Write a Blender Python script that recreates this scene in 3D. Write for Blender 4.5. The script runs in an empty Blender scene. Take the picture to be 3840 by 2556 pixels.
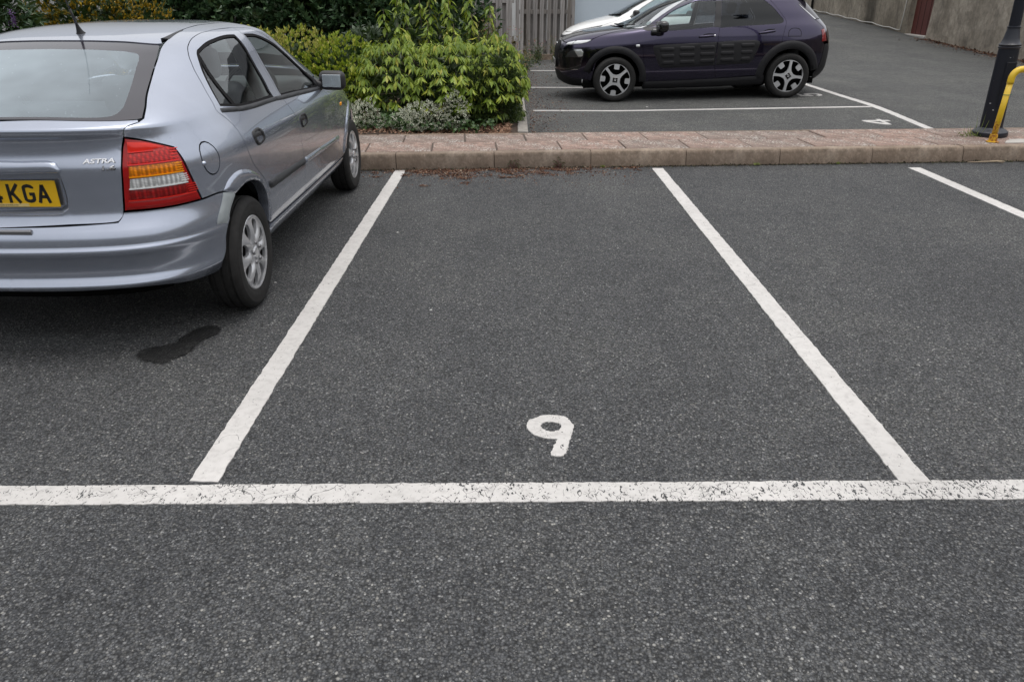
import bpy, bmesh, math, random
import numpy as np
from mathutils import Vector, Matrix
from mathutils.geometry import delaunay_2d_cdt

SC = bpy.context.scene
COL = SC.collection
random.seed(7)
RNG = np.random.default_rng(11)

# ------------------------------------------------------------------ camera
cam_d = bpy.data.cameras.new("camera")
cam_d.lens = 26.41
cam_d.sensor_width = 36.0
cam_d.clip_start = 0.05
cam_d.clip_end = 600.0
cam = bpy.data.objects.new("camera", cam_d)
COL.objects.link(cam)
cam.location = (0.0, 0.0, 1.498)
cam.rotation_euler = (math.radians(90 - 24.8), 0, 0)
SC.camera = cam

# ------------------------------------------------------------------ sky, sun, exposure
SUN_EL, SUN_AZ = 84.0, 100.0
world = bpy.data.worlds.new("World")
SC.world = world
world.use_nodes = True
wn = world.node_tree.nodes
wl = world.node_tree.links
wn.clear()
w_out = wn.new("ShaderNodeOutputWorld")
w_bg = wn.new("ShaderNodeBackground")
w_sky = wn.new("ShaderNodeTexSky")
w_sky.sky_type = 'NISHITA'
w_sky.sun_disc = False
w_sky.sun_elevation = math.radians(SUN_EL)
w_sky.sun_rotation = math.radians(SUN_AZ)
w_sky.air_density = 1.0
w_sky.dust_density = 6.0
w_sky.ozone_density = 1.0
w_hsv = wn.new("ShaderNodeHueSaturation")       # overcast: the whole dome is grey-white
w_hsv.inputs['Saturation'].default_value = 0.28
wl.new(w_sky.outputs[0], w_hsv.inputs['Color'])
wl.new(w_hsv.outputs[0], w_bg.inputs[0])
w_bg.inputs[1].default_value = 0.15
wl.new(w_bg.outputs[0], w_out.inputs[0])

sun_d = bpy.data.lights.new("sun", 'SUN')
sun_d.energy = 1.4
sun_d.angle = math.radians(150)
sun_d.color = (1.0, 0.985, 0.965)
sun = bpy.data.objects.new("sun", sun_d)
COL.objects.link(sun)
_el, _az = math.radians(SUN_EL), math.radians(SUN_AZ)
_to = Vector((math.sin(_az) * math.cos(_el), math.cos(_az) * math.cos(_el), math.sin(_el)))
sun.rotation_euler = _to.to_track_quat('Z', 'Y').to_euler()
sun.location = (0, 0, 30)

SC.view_settings.view_transform = 'Standard'
SC.view_settings.look = 'None'
SC.view_settings.gamma = 1.0
SC.view_settings.use_curve_mapping = False
SC.view_settings.exposure = 0.0
SC.render.engine = 'CYCLES'
SC.cycles.max_bounces = 8
SC.cycles.transparent_max_bounces = 12
SC.cycles.caustics_reflective = False
SC.cycles.caustics_refractive = False
SC.cycles.use_denoising = True

# ------------------------------------------------------------------ object helpers
def link(o, parent=None):
    COL.objects.link(o)
    if parent is not None:
        o.parent = parent
    return o

def tag(o, label=None, cat=None, group=None, kind=None):
    if label: o["label"] = label
    if cat: o["category"] = cat
    if group: o["group"] = group
    if kind: o["kind"] = kind
    return o

def empty(name, loc=(0, 0, 0), rz=0.0, label=None, cat=None, group=None):
    o = bpy.data.objects.new(name, None)
    o.empty_display_size = 0.2
    link(o)
    o.location = loc
    o.rotation_euler = (0, 0, rz)
    return tag(o, label, cat, group)

def mesh_from(verts, faces, smooth=False):
    me = bpy.data.meshes.new("m")
    me.from_pydata([tuple(map(float, v)) for v in verts], [], [tuple(int(i) for i in f) for f in faces])
    if smooth:
        me.polygons.foreach_set("use_smooth", [True] * len(me.polygons))
    me.update()
    return me

def mesh_tris(V, T, smooth=False):
    """fast numpy mesh: V (n,3), T (m,3)"""
    me = bpy.data.meshes.new("m")
    V = np.asarray(V, np.float32); T = np.asarray(T, np.int32)
    me.vertices.add(len(V)); me.vertices.foreach_set("co", V.ravel())
    me.loops.add(T.size); me.loops.foreach_set("vertex_index", T.ravel())
    me.polygons.add(len(T))
    me.polygons.foreach_set("loop_start", np.arange(0, T.size, 3, dtype=np.int32))
    me.polygons.foreach_set("use_smooth", np.full(len(T), smooth))
    me.update(calc_edges=True)
    me.validate()
    return me

def put(name, me, mat, parent=None, loc=None, rot=None):
    o = bpy.data.objects.new(name, me)
    if mat is not None and len(me.materials) == 0:
        me.materials.append(mat)
    link(o, parent)
    if loc is not None: o.location = loc
    if rot is not None: o.rotation_euler = rot
    return o

class MB:
    """collects primitive shapes into one mesh"""
    def __init__(s):
        s.v = []; s.f = []
    def add(s, vs, fs):
        b = len(s.v)
        s.v += [tuple(p) for p in vs]
        s.f += [tuple(i + b for i in f) for f in fs]
        return s
    def box(s, c, d, M=None, bev=0.0):
        x, y, z = d[0] / 2, d[1] / 2, d[2] / 2
        if bev >= .014:
            bm = bmesh.new(); bmesh.ops.create_cube(bm, size=1.0)
            for v_ in bm.verts: v_.co = Vector((v_.co.x * d[0], v_.co.y * d[1], v_.co.z * d[2]))
            bmesh.ops.bevel(bm, geom=bm.edges[:], offset=min(bev, min(d) * .49), segments=4, profile=.5, affect='EDGES', clamp_overlap=True)
            bm.verts.index_update()
            vs = [tuple(v_.co) for v_ in bm.verts]; fs = [tuple(v_.index for v_ in f_.verts) for f_ in bm.faces]
            bm.free()
        elif bev <= 0:
            vs = [(-x, -y, -z), (x, -y, -z), (x, y, -z), (-x, y, -z), (-x, -y, z), (x, -y, z), (x, y, z), (-x, y, z)]
            fs = [(0, 3, 2, 1), (4, 5, 6, 7), (0, 1, 5, 4), (1, 2, 6, 5), (2, 3, 7, 6), (3, 0, 4, 7)]
        else:
            b = bev
            def ring(z_, i):
                return [(-x + i, -y, z_), (x - i, -y, z_), (x, -y + i, z_), (x, y - i, z_), (x - i, y, z_), (-x + i, y, z_), (-x, y - i, z_), (-x, -y + i, z_)]
            def ring2(z_):
                return [(-x + b, -y + b, z_), (x - b, -y + b, z_), (x - b, -y + b, z_), (x - b, y - b, z_), (x - b, y - b, z_), (-x + b, y - b, z_), (-x + b, y - b, z_), (-x + b, -y + b, z_)]
            vs = ring2(-z) + ring(-z + b, b) + ring(z - b, b) + ring2(z)
            fs = [(0, 5, 3, 1), (24, 25, 27, 29)]
            for k in range(3):
                for i in range(8):
                    j = (i + 1) % 8
                    q = (k * 8 + i, k * 8 + j, k * 8 + 8 + j, k * 8 + 8 + i)
                    fs.append(q)
        c = Vector(c)
        if M is not None:
            vs = [c + M @ Vector(p) for p in vs]
        else:
            vs = [c + Vector(p) for p in vs]
        return s.add(vs, fs)
    def tube(s, pts, r, n=10, cap=True):
        pts = [Vector(p) for p in pts]
        rs = r if isinstance(r, (list, tuple)) else [r] * len(pts)
        vs = []; fs = []
        up = Vector((0, 0, 1))
        prev = None
        for i, p in enumerate(pts):
            t = (pts[min(i + 1, len(pts) - 1)] - pts[max(i - 1, 0)]).normalized()
            if prev is None:
                a = t.orthogonal().normalized()
            else:
                a = (prev - t * prev.dot(t))
                a = a.normalized() if a.length > 1e-6 else t.orthogonal().normalized()
            prev = a
            b = t.cross(a)
            for k in range(n):
                th = 2 * math.pi * k / n
                vs.append(p + (a * math.cos(th) + b * math.sin(th)) * rs[i])
        for i in range(len(pts) - 1):
            for k in range(n):
                j = (k + 1) % n
                fs.append((i * n + k, i * n + j, (i + 1) * n + j, (i + 1) * n + k))
        if cap:
            fs.append(tuple(range(n - 1, -1, -1)))
            fs.append(tuple((len(pts) - 1) * n + k for k in range(n)))
        return s.add(vs, fs)
    def lathe(s, prof, n=32, axis='z', c=(0, 0, 0), closed=False):
        """prof: list of (r, h)"""
        c = Vector(c); vs = []; fs = []
        for (r, h) in prof:
            for k in range(n):
                th = 2 * math.pi * k / n
                a, b = r * math.cos(th), r * math.sin(th)
                p = {'z': (a, b, h), 'x': (h, a, b), 'y': (b, h, a)}[axis]
                vs.append(c + Vector(p))
        m = len(prof)
        for i in range(m if closed else m - 1):
            i2 = (i + 1) % m
            for k in range(n):
                j = (k + 1) % n
                fs.append((i * n + k, i * n + j, i2 * n + j, i2 * n + k))
        return s.add(vs, fs)
    def build(s, name, mat, parent=None, smooth=False, loc=None, rot=None, sharp=None):
        me = mesh_from(s.v, s.f, smooth)
        if sharp is not None:
            bm = bmesh.new(); bm.from_mesh(me)
            for e in bm.edges:
                if len(e.link_faces) == 2 and e.calc_face_angle(0) > math.radians(sharp):
                    e.smooth = False
            bm.to_mesh(me); bm.free()
        return put(name, me, mat, parent, loc, rot)

def in_poly(poly, pts):
    poly = np.asarray(poly, float); pts = np.asarray(pts, float)
    x1, y1 = poly[:, 0], poly[:, 1]; x2, y2 = np.roll(x1, -1), np.roll(y1, -1)
    k = y1 != y2; x1, y1, x2, y2 = x1[k], y1[k], x2[k], y2[k]
    sl = (x2 - x1) / (y2 - y1); out = np.zeros(len(pts), bool)
    for c in range(0, len(pts), 4000):
        x, y = pts[c:c + 4000, 0:1], pts[c:c + 4000, 1:2]
        m = ((y1 > y) != (y2 > y)) & (x < sl * (y - y1) + x1)
        out[c:c + 4000] = m.sum(1) % 2 == 1
    return out

def seg_dist(q, loops, skip=None):
    """distance of points q (n,d) to closed loops of points"""
    A = np.concatenate(loops); B = np.concatenate([np.roll(l, -1, 0) for l in loops])
    if skip is not None:
        k = ~skip(A, B); A, B = A[k], B[k]
    d = B - A; ll = np.maximum((d ** 2).sum(1), 1e-12); out = np.empty(len(q))
    for c in range(0, len(q), 1500):
        r = q[c:c + 1500, None, :] - A[None]
        t = np.clip((r * d).sum(-1) / ll, 0, 1)
        out[c:c + 1500] = np.sqrt((((r - t[..., None] * d) ** 2).sum(-1)).min(1))
    return out

def fill2d(outer, holes=(), step=0.03, jitter=0.0):
    """constrained triangulation: returns pts (n,2), tris, list of boundary loops (index lists)"""
    loops = [list(map(tuple, outer))] + [list(map(tuple, h)) for h in holes]
    P = []; E = []; L = []
    for lp in loops:
        b = len(P)
        P += lp
        idx = list(range(b, b + len(lp)))
        L.append(idx)
        E += [(idx[i], idx[(i + 1) % len(idx)]) for i in range(len(idx))]
    B = np.array(P)
    if step:
        o = np.array(outer)
        lo, hi = o.min(0), o.max(0)
        gx = np.arange(lo[0] + step * .5, hi[0], step); gy = np.arange(lo[1] + step * .43, hi[1], step * .87)
        if len(gx) and len(gy):
            X, Y = np.meshgrid(gx, gy)
            X = X + (np.arange(len(gy)) % 2)[:, None] * step * .5
            q = np.c_[X.ravel(), Y.ravel()]
            m = in_poly(outer, q)
            for h in holes: m &= ~in_poly(h, q)
            q = q[m]
            if len(q):
                # keep away from the boundary
                q = q[seg_dist(q, [np.array(lp) for lp in loops]) > step * .33]
                P = P + [tuple(r) for r in q]
    r = delaunay_2d_cdt([Vector(p) for p in P], E, [], 0, 1e-7)
    vo = np.array([tuple(v) for v in r[0]]); tris = []
    om = r[3]
    remap = {}
    for i, src in enumerate(om):
        for k in src: remap[k] = i
    for f in r[2]:
        for k in range(1, len(f) - 1):
            tris.append((f[0], f[k], f[k + 1]))
    T = np.array(tris)
    cen = vo[T].mean(1)
    m = in_poly(outer, cen)
    for h in holes: m &= ~in_poly(h, cen)
    T = T[m]
    a = vo[T[:, 1]] - vo[T[:, 0]]; b = vo[T[:, 2]] - vo[T[:, 0]]
    cr = a[:, 0] * b[:, 1] - a[:, 1] * b[:, 0]
    T[cr < 0] = T[cr < 0][:, ::-1]
    T = T[np.abs(cr) > 1e-12]
    return vo, T, [[remap[i] for i in lp] for lp in L]

def smooth_loop(pts, step, corner=38.0, closed=True):
    """Catmull-Rom through pts with sharp corners kept, resampled at about `step`"""
    P = np.array(pts, float); n = len(P)
    if closed:
        prv, nxt = np.roll(P, 1, 0), np.roll(P, -1, 0)
    else:
        prv = np.vstack([P[:1], P[:-1]]); nxt = np.vstack([P[1:], P[-1:]])
    a = P - prv; b = nxt - P
    ca = (a * b).sum(1) / np.maximum(np.linalg.norm(a, axis=1) * np.linalg.norm(b, axis=1), 1e-12)
    ang = np.degrees(np.arccos(np.clip(ca, -1, 1)))
    cor = ang > corner
    out = []
    segs = n if closed else n - 1
    for i in range(segs):
        j = (i + 1) % n
        p0, p1 = P[i], P[j]; L = np.linalg.norm(p1 - p0)
        m = max(1, int(math.ceil(L / step)))
        def tang(k, q0, q1):
            la = np.linalg.norm(a[k]); lb = np.linalg.norm(b[k])
            if cor[k] or la < 1e-9 or lb < 1e-9: return None
            return (a[k] / la * lb + b[k] / lb * la) / (la + lb)
        t0 = tang(i, p0, p1); t1 = tang(j, p0, p1)
        ch = p1 - p0
        li = min(np.linalg.norm(a[i]), np.linalg.norm(b[i])) * 2; lj = min(np.linalg.norm(a[j]), np.linalg.norm(b[j])) * 2
        m0 = ch if t0 is None else t0 * min(L, li)
        m1 = ch if t1 is None else t1 * min(L, lj)
        for k in range(m):
            t = k / m
            out.append((2*t**3-3*t*t+1)*p0 + (t**3-2*t*t+t)*m0 + (3*t*t-2*t**3)*p1 + (t**3-t*t)*m1)
    if not closed: out.append(P[-1])
    return np.array(out)
# ------------------------------------------------------------------ materials
class NT:
    """small helper around a node tree"""
    def __init__(s, name):
        s.m = bpy.data.materials.new(name)
        s.m.use_nodes = True
        s.t = s.m.node_tree
        s.n = s.t.nodes; s.l = s.t.links
        s.n.clear()
        s.out = s.n.new("ShaderNodeOutputMaterial")
    def node(s, ty, **kw):
        o = s.n.new(ty)
        for k, v in kw.items():
            if k in o.inputs.keys() if isinstance(k, str) else False:
                s.set(o.inputs[k], v)
            else:
                setattr(o, k, v)
        return o
    def set(s, inp, v):
        if isinstance(v, bpy.types.NodeSocket): s.l.new(v, inp)
        else:
            if isinstance(v, (tuple, list)) and len(v) == 3 and inp.type == 'RGBA': v = tuple(v) + (1,)
            inp.default_value = v
    def pr(s, **kw):
        b = s.n.new("ShaderNodeBsdfPrincipled")
        for k, v in kw.items():
            s.set(b.inputs[k.replace('_', ' ')], v)
        s.l.new(b.outputs[0], s.out.inputs[0])
        return b
    def coord(s, scale=(1, 1, 1), which='Object'):
        c = s.n.new("ShaderNodeTexCoord"); mp = s.n.new("ShaderNodeMapping")
        s.l.new(c.outputs[which], mp.inputs[0]); mp.inputs['Scale'].default_value = scale
        return mp.outputs[0]
    def noise(s, vec, scale, detail=4, rough=.55, dist=0.0):
        o = s.n.new("ShaderNodeTexNoise")
        s.l.new(vec, o.inputs['Vector']); o.inputs['Scale'].default_value = scale
        o.inputs['Detail'].default_value = detail; o.inputs['Roughness'].default_value = rough
        o.inputs['Distortion'].default_value = dist
        return o.outputs['Fac']
    def voro(s, vec, scale, feature='F1', out='Distance', rnd=1.0):
        o = s.n.new("ShaderNodeTexVoronoi"); o.feature = feature
        s.l.new(vec, o.inputs['Vector']); o.inputs['Scale'].default_value = scale
        o.inputs['Randomness'].default_value = rnd
        return o.outputs[out]
    def ramp(s, fac, stops, interp='LINEAR'):
        o = s.n.new("ShaderNodeValToRGB"); o.color_ramp.interpolation = interp
        e = o.color_ramp.elements
        while len(e) < len(stops): e.new(0.5)
        for i, (p, c) in enumerate(stops):
            e[i].position = p
            e[i].color = (tuple(c) + (1,)) if isinstance(c, (tuple, list)) else (c, c, c, 1)
        s.set(o.inputs[0], fac)
        return o.outputs[0]
    def mix(s, fac, a, b, mode='MIX'):
        o = s.n.new("ShaderNodeMix"); o.data_type = 'RGBA'; o.blend_type = mode
        s.set(o.inputs[0], fac); s.set(o.inputs[6], a); s.set(o.inputs[7], b)
        return o.outputs[2]
    def math(s, op, a, b=0.0, c=0.0):
        o = s.n.new("ShaderNodeMath"); o.operation = op
        s.set(o.inputs[0], a); s.set(o.inputs[1], b)
        if len(o.inputs) > 2: s.set(o.inputs[2], c)
        return o.outputs[0]
    def sep(s, vec):
        o = s.n.new("ShaderNodeSeparateXYZ"); s.l.new(vec, o.inputs[0]); return o.outputs
    def island(s):
        return s.n.new("ShaderNodeNewGeometry").outputs['Random Per Island']
    def objrand(s):
        return s.n.new("ShaderNodeObjectInfo").outputs['Random']
    def bump(s, h, strength=.3, dist=.01, normal=None):
        o = s.n.new("ShaderNodeBump"); s.set(o.inputs['Height'], h)
        o.inputs['Strength'].default_value = strength; o.inputs['Distance'].default_value = dist
        if normal is not None: s.l.new(normal, o.inputs['Normal'])
        return o.outputs[0]

M = {}
def plain(name, col, rough=.5, metal=0.0, coat=0.0, spec=.5, **kw):
    t = NT(name)
    d = dict(Base_Color=tuple(col), Roughness=rough, Metallic=metal)
    d['Specular_IOR_Level'] = spec
    if coat: d['Coat_Weight'] = coat; d['Coat_Roughness'] = .04
    d.update(kw)
    t.pr(**d)
    M[name] = t.m
    return t.m

def asphalt_nodes(t, base=1.0, which='Object'):
    """rolled chippings of mixed size in dark binder"""
    v = t.coord(which=which)
    vn = t.voro(v, 136, 'F1', 'Color').node
    cell, dist = vn.outputs['Color'], vn.outputs['Distance']
    v2 = t.voro(v, 270, 'F1', 'Color').node
    s3 = t.sep(cell); sv, sw = s3[0], s3[1]; sv2 = t.sep(v2.outputs['Color'])[1]
    big = t.noise(v, .9, 5, .6); mid = t.noise(v, 7, 4, .6)
    stone = t.ramp(sv, [(0, (.028, .029, .031)), (.40, (.051, .053, .0555)), (.78, (.083, .085, .087)), (.955, (.122, .123, .122)), (1, (.23, .23, .225))])
    grit = t.ramp(sv2, [(0, (.022, .023, .025)), (.6, (.055, .057, .060)), (.93, (.10, .102, .104)), (1, (.19, .19, .185))])
    c = t.mix(t.math('GREATER_THAN', sw, .62), stone, grit)             # some cells are fine grit, not a chipping
    warm = t.ramp(t.sep(cell)[2], [(0, (1.0, .98, .93)), (.3, (1, 1, 1)), (1, (.97, .99, 1.02))])
    c = t.mix(1.0, c, warm, 'MULTIPLY')
    pit = t.ramp(dist, [(0.0, 1.10), (.40, 1.0), (.62, .58), (.85, .36)])
    c = t.mix(1.0, c, pit, 'MULTIPLY')
    tone = t.ramp(big, [(.25, (.78 * base, .785 * base, .80 * base)), (.5, (1.0 * base, 1.0 * base, 1.0 * base)), (.75, (1.22 * base, 1.205 * base, 1.16 * base))])
    c = t.mix(1.0, c, tone, 'MULTIPLY')
    c = t.mix(1.0, c, t.ramp(mid, [(.3, (.88, .88, .88)), (.7, (1.12, 1.115, 1.10))]), 'MULTIPLY')
    xs_ = t.sep(v)[0]
    lane = t.math('ABSOLUTE', t.math('SUBTRACT', t.math('ABSOLUTE', t.math('WRAP', t.math('SUBTRACT', xs_, .16), 1.2, -1.2)), .70))
    pol = t.math('MULTIPLY', t.ramp(lane, [(.05, 1), (.28, 0)]), t.ramp(t.noise(t.coord((1, .25, 1)), 1.6, 3), [(.35, 0), (.65, 1)]))
    c = t.mix(t.math('MULTIPLY', pol, .5), c, t.mix(1.0, c, (1.30, 1.29, 1.26), 'MULTIPLY'))       # tyre-polished tracks
    drip = t.math('MULTIPLY', t.ramp(t.voro(v, 2.3, 'F1', 'Distance'), [(.03, 1), (.09, 0)]), t.ramp(t.noise(v, 1.3, 2), [(.5, 0), (.62, .55)]))
    c = t.mix(drip, c, (.022, .022, .023))
    yy = t.sep(v)[1]
    c = t.mix(1.0, c, t.ramp(t.math('MULTIPLY', yy, .05), [(.395, (1.0, 1.0, 1.0)), (.405, (1.24, 1.23, 1.17))]), 'MULTIPLY')     # older, paler surfacing beyond the island
    h = t.math('ADD', t.math('MULTIPLY', dist, -1.0), t.math('MULTIPLY', sv, .55))
    return c, t.bump(h, .8, .006)

t = NT("asphalt"); c, nb = asphalt_nodes(t, 1.38)
t.pr(Base_Color=c, Roughness=.82, Normal=nb, Specular_IOR_Level=.35); M["asphalt"] = t.m

def paint_mat(name, wear, cracks=True):
    t = NT(name)
    v = t.coord()
    ac, an = asphalt_nodes(t, 1.0)
    n1 = t.noise(t.coord((1.7, .9, 1)), 52, 3, .6, 1.2)
    n2 = t.noise(v, 2.2, 3, .5)
    warp = t.n.new("ShaderNodeVectorMath"); warp.operation = 'ADD'
    nc = t.n.new("ShaderNodeTexNoise"); nc.inputs['Scale'].default_value = 14; t.l.new(v, nc.inputs['Vector'])
    sc = t.n.new("ShaderNodeVectorMath"); sc.operation = 'SCALE'; sc.inputs['Scale'].default_value = .05
    t.l.new(nc.outputs['Color'], sc.inputs[0]); t.l.new(v, warp.inputs[0]); t.l.new(sc.outputs[0], warp.inputs[1])
    edge = t.voro(warp.outputs[0], 7.5, 'DISTANCE_TO_EDGE', 'Distance')
    edge2 = t.voro(warp.outputs[0], 30, 'DISTANCE_TO_EDGE', 'Distance')
    # chips show the asphalt underneath
    thr = t.ramp(n2, [(.35, .72 - .09 * wear), (.65, .68 - .155 * wear)])
    chip = t.math('GREATER_THAN', n1, thr)
    ck = t.math('MULTIPLY', t.math('LESS_THAN', edge, .002 + .0025 * wear), t.math('GREATER_THAN', t.noise(v, 3.1, 2), .60 - .1 * wear))
    ck2 = t.math('MULTIPLY', t.math('LESS_THAN', edge2, .020), t.math('GREATER_THAN', t.noise(v, 9, 2), .63 - .08 * wear))
    m = chip
    if cracks:
        m = t.math('MAXIMUM', chip, t.math('MAXIMUM', ck, t.math('MULTIPLY', ck2, wear)))
    dirt = t.ramp(t.noise(v, 26, 7, .7), [(.25, (.43, .415, .40)), (.5, (.565, .55, .53)), (.8, (.61, .595, .575))])
    dirt2 = t.ramp(t.noise(v, 1.7, 4, .6), [(.3, .84), (.65, 1.0)])
    dirt = t.mix(1.0, dirt, dirt2, 'MULTIPLY')
    col = t.mix(m, dirt, ac)
    hb = t.math('SUBTRACT', t.math('MULTIPLY', t.noise(v, 120, 3), .25), t.math('MULTIPLY', m, 1.0))
    t.pr(Base_Color=col, Roughness=.72, Normal=t.bump(hb, .35, .003), Specular_IOR_Level=.3)
    M[name] = t.m
paint_mat("line_paint", .12)
paint_mat("line_paint_crazed", .78)
paint_mat("line_paint_far", .25, False)

# concrete kerb and slabs
t = NT("kerb_concrete"); v = t.coord(which='Generated'); vo = t.coord()
r = t.objrand()
n1 = t.noise(vo, 3.2, 6, .65); n2 = t.noise(vo, 42, 5, .7)
c = t.ramp(n1, [(.25, (.165, .125, .097)), (.5, (.25, .198, .158)), (.75, (.33, .275, .226))])
c = t.mix(1.0, c, t.ramp(n2, [(.3, .72), (.7, 1.2)]), 'MULTIPLY')
c = t.mix(1.0, c, t.ramp(r, [(0, (.86, .85, .84)), (1, (1.12, 1.1, 1.06))]), 'MULTIPLY')
z = t.sep(v)[2]
stain = t.math('MULTIPLY', t.ramp(z, [(.0, 1.0), (.35, .35), (.75, .25), (.93, .9), (1, .1)]), t.ramp(t.noise(vo, 11, 5, .7), [(.42, 0), (.62, .8)]))
c = t.mix(stain, c, (.075, .060, .045))
spk = t.math('GREATER_THAN', t.noise(vo, 85, 2), .69)
c = t.mix(t.math('MULTIPLY', spk, .6), c, (.06, .05, .04))
t.pr(Base_Color=c, Roughness=.9, Normal=t.bump(n2, .5, .004), Specular_IOR_Level=.2); M["kerb_concrete"] = t.m

t = NT("paving_slab"); vo = t.coord()
r = t.objrand()
n1 = t.noise(vo, 4.5, 5, .65); n2 = t.noise(vo, 60, 4, .7)
c = t.ramp(n1, [(.25, (.185, .138, .120)), (.55, (.30, .222, .190)), (.8, (.37, .285, .248))])
c = t.mix(1.0, c, t.ramp(r, [(0, (.82, .86, .86)), (.5, (1.0, .95, .92)), (1, (1.15, 1.05, 1.0))]), 'MULTIPLY')
c = t.mix(1.0, c, t.ramp(n2, [(.3, .8), (.7, 1.2)]), 'MULTIPLY')
l1 = t.noise(vo, 48, 4, .65, .2); l2 = t.noise(vo, 3.0, 3, .6)
lich = t.math('GREATER_THAN', t.math('ADD', l1, t.math('MULTIPLY', l2, .62)), .885)
c = t.mix(t.math('MULTIPLY', lich, .85), c, (.56, .54, .50))
grime = t.math('MULTIPLY', t.ramp(t.noise(vo, 9, 5, .7), [(.44, 0), (.66, .85)]), 1.0)
c = t.mix(grime, c, (.105, .088, .075))
t.pr(Base_Color=c, Roughness=.88, Normal=t.bump(t.math('ADD', n2, lich), .35, .003), Specular_IOR_Level=.25); M["paving_slab"] = t.m

t = NT("mortar"); vo = t.coord()
t.pr(Base_Color=t.ramp(t.noise(vo, 30, 5), [(.3, (.045, .038, .032)), (.7, (.12, .10, .085))]), Roughness=.95); M["mortar"] = t.m

t = NT("soil"); vo = t.coord()
t.pr(Base_Color=t.ramp(t.noise(vo, 25, 6, .7), [(.3, (.022, .015, .010)), (.7, (.085, .055, .038))]), Roughness=.95, Normal=t.bump(t.noise(vo, 40, 5), .8, .02)); M["soil"] = t.m

# rendered walls
t = NT("render_wall"); vo = t.coord()
n1 = t.noise(vo, .9, 6, .65); n2 = t.noise(vo, 9, 6, .7); n3 = t.noise(vo, 55, 4, .7)
sx = t.coord((1, 1, .12)); streak = t.noise(t.coord((1, 1, .35)), 2.1, 7, .7, .5)
c = t.ramp(n1, [(.3, (.26, .228, .185)), (.55, (.41, .365, .305)), (.8, (.52, .47, .40))])
c = t.mix(1.0, c, t.ramp(n2, [(.28, .62), (.72, 1.25)]), 'MULTIPLY')
c = t.mix(t.ramp(streak, [(.50, 0), (.72, .55)]), c, (.075, .068, .062))
lich = t.math('GREATER_THAN', t.noise(vo, 17, 6, .75), .665)
c = t.mix(t.math('MULTIPLY', lich, .6), c, (.42, .40, .36))
t.pr(Base_Color=c, Roughness=.92, Normal=t.bump(t.math('ADD', n2, n3), .5, .012), Specular_IOR_Level=.2); M["render_wall"] = t.m

# weathered timber
t = NT("weathered_timber"); vo = t.coord((9, 9, .8)); v1 = t.coord((40, 40, 1.6))
r = t.objrand()
c = t.ramp(t.noise(vo, 1.6, 6, .65, .6), [(.28, (.185, .175, .166)), (.5, (.31, .298, .288)), (.75, (.43, .418, .408))])
c = t.mix(1.0, c, t.ramp(r, [(0, (.66, .61, .56)), (.45, (.92, .90, .89)), (1, (1.22, 1.2, 1.19))]), 'MULTIPLY')
gr = t.noise(v1, 1.0, 4, .6)
c = t.mix(1.0, c, t.ramp(gr, [(.3, .7), (.6, 1.12)]), 'MULTIPLY')
kn = t.voro(t.coord((5, 5, 1.4)), 1.3, 'F1', 'Distance')
c = t.mix(t.math('LESS_THAN', kn, .075), c, (.05, .040, .035))
t.pr(Base_Color=c, Roughness=.85, Normal=t.bump(gr, .4, .004), Specular_IOR_Level=.25); M["weathered_timber"] = t.m

# car materials
def car_paint(name, base, metal, rough, flake=.0):
    t = NT(name); v = t.coord()
    d = t.noise(v, 6, 5, .6)
    c = t.mix(1.0, base, t.ramp(d, [(.3, .96), (.7, 1.03)]), 'MULTIPLY')
    sp_ = t.math('MULTIPLY', t.math('LESS_THAN', t.voro(v, 42, 'F1', 'Distance'), .075), t.math('GREATER_THAN', t.noise(v, 2.3, 3), .50))
    c = t.mix(t.math('MULTIPLY', sp_, .35), c, (.10, .10, .11))       # dried rain specks
    t.pr(Base_Color=c, Metallic=metal, Roughness=rough, Coat_Weight=1.0, Coat_Roughness=.035, Coat_IOR=1.5)
    M[name] = t.m
car_paint("silver_paint", (.40, .438, .522), .76, .26)
car_paint("purple_paint", (.036, .030, .064), .96, .15)
car_paint("white_paint", (.82, .825, .81), .0, .35)
plain("black_plastic", (.018, .018, .020), .48)
plain("grey_plastic", (.024, .026, .030), .6)
plain("soft_black", (.008, .008, .009), .8, spec=.3)
plain("bump_plastic", (.014, .014, .016), .62, spec=.35)
plain("rubber_seal", (.006, .006, .007), .85, spec=.2)
plain("inner_dark", (.003, .003, .003), .95, spec=.1)
plain("primer_grey", (.30, .33, .34), .55)
plain("chrome", (.75, .75, .76), .12, 1.0)
plain("dull_metal", (.30, .30, .31), .38, 1.0)
plain("cabin_grey", (.10, .105, .11), .85)
plain("cabin_light", (.45, .46, .46), .8)
plain("cabin_seat", (.13, .135, .145), .9)
plain("plate_yellow", (.78, .47, .012), .38)
plain("plate_white", (.72, .73, .70), .38)
plain("plate_black", (.010, .010, .010), .45)
plain("sticker", (.72, .56, .22), .45)
plain("disc_dark", (.010, .010, .011), .7)
plain("lens_clear", (.70, .72, .73), .14, .6, .0)
plain("frit", (.024, .022, .030), .12, 0.0, .4)
t = NT("tyre"); v = t.coord()
nn = t.noise(v, 30, 5, .6)
t.pr(Base_Color=t.ramp(nn, [(.3, (.010, .0098, .0095)), (.7, (.020, .0195, .019))]), Roughness=.78, Normal=t.bump(nn, .15, .002), Specular_IOR_Level=.4); M["tyre"] = t.m
t = NT("trim_silver"); v = t.coord()
t.pr(Base_Color=t.mix(1.0, (.58, .59, .61), t.ramp(t.noise(v, 22, 4), [(.3, .88), (.7, 1.05)]), 'MULTIPLY'), Metallic=.55, Roughness=.30, Coat_Weight=.4); M["trim_silver"] = t.m

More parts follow.
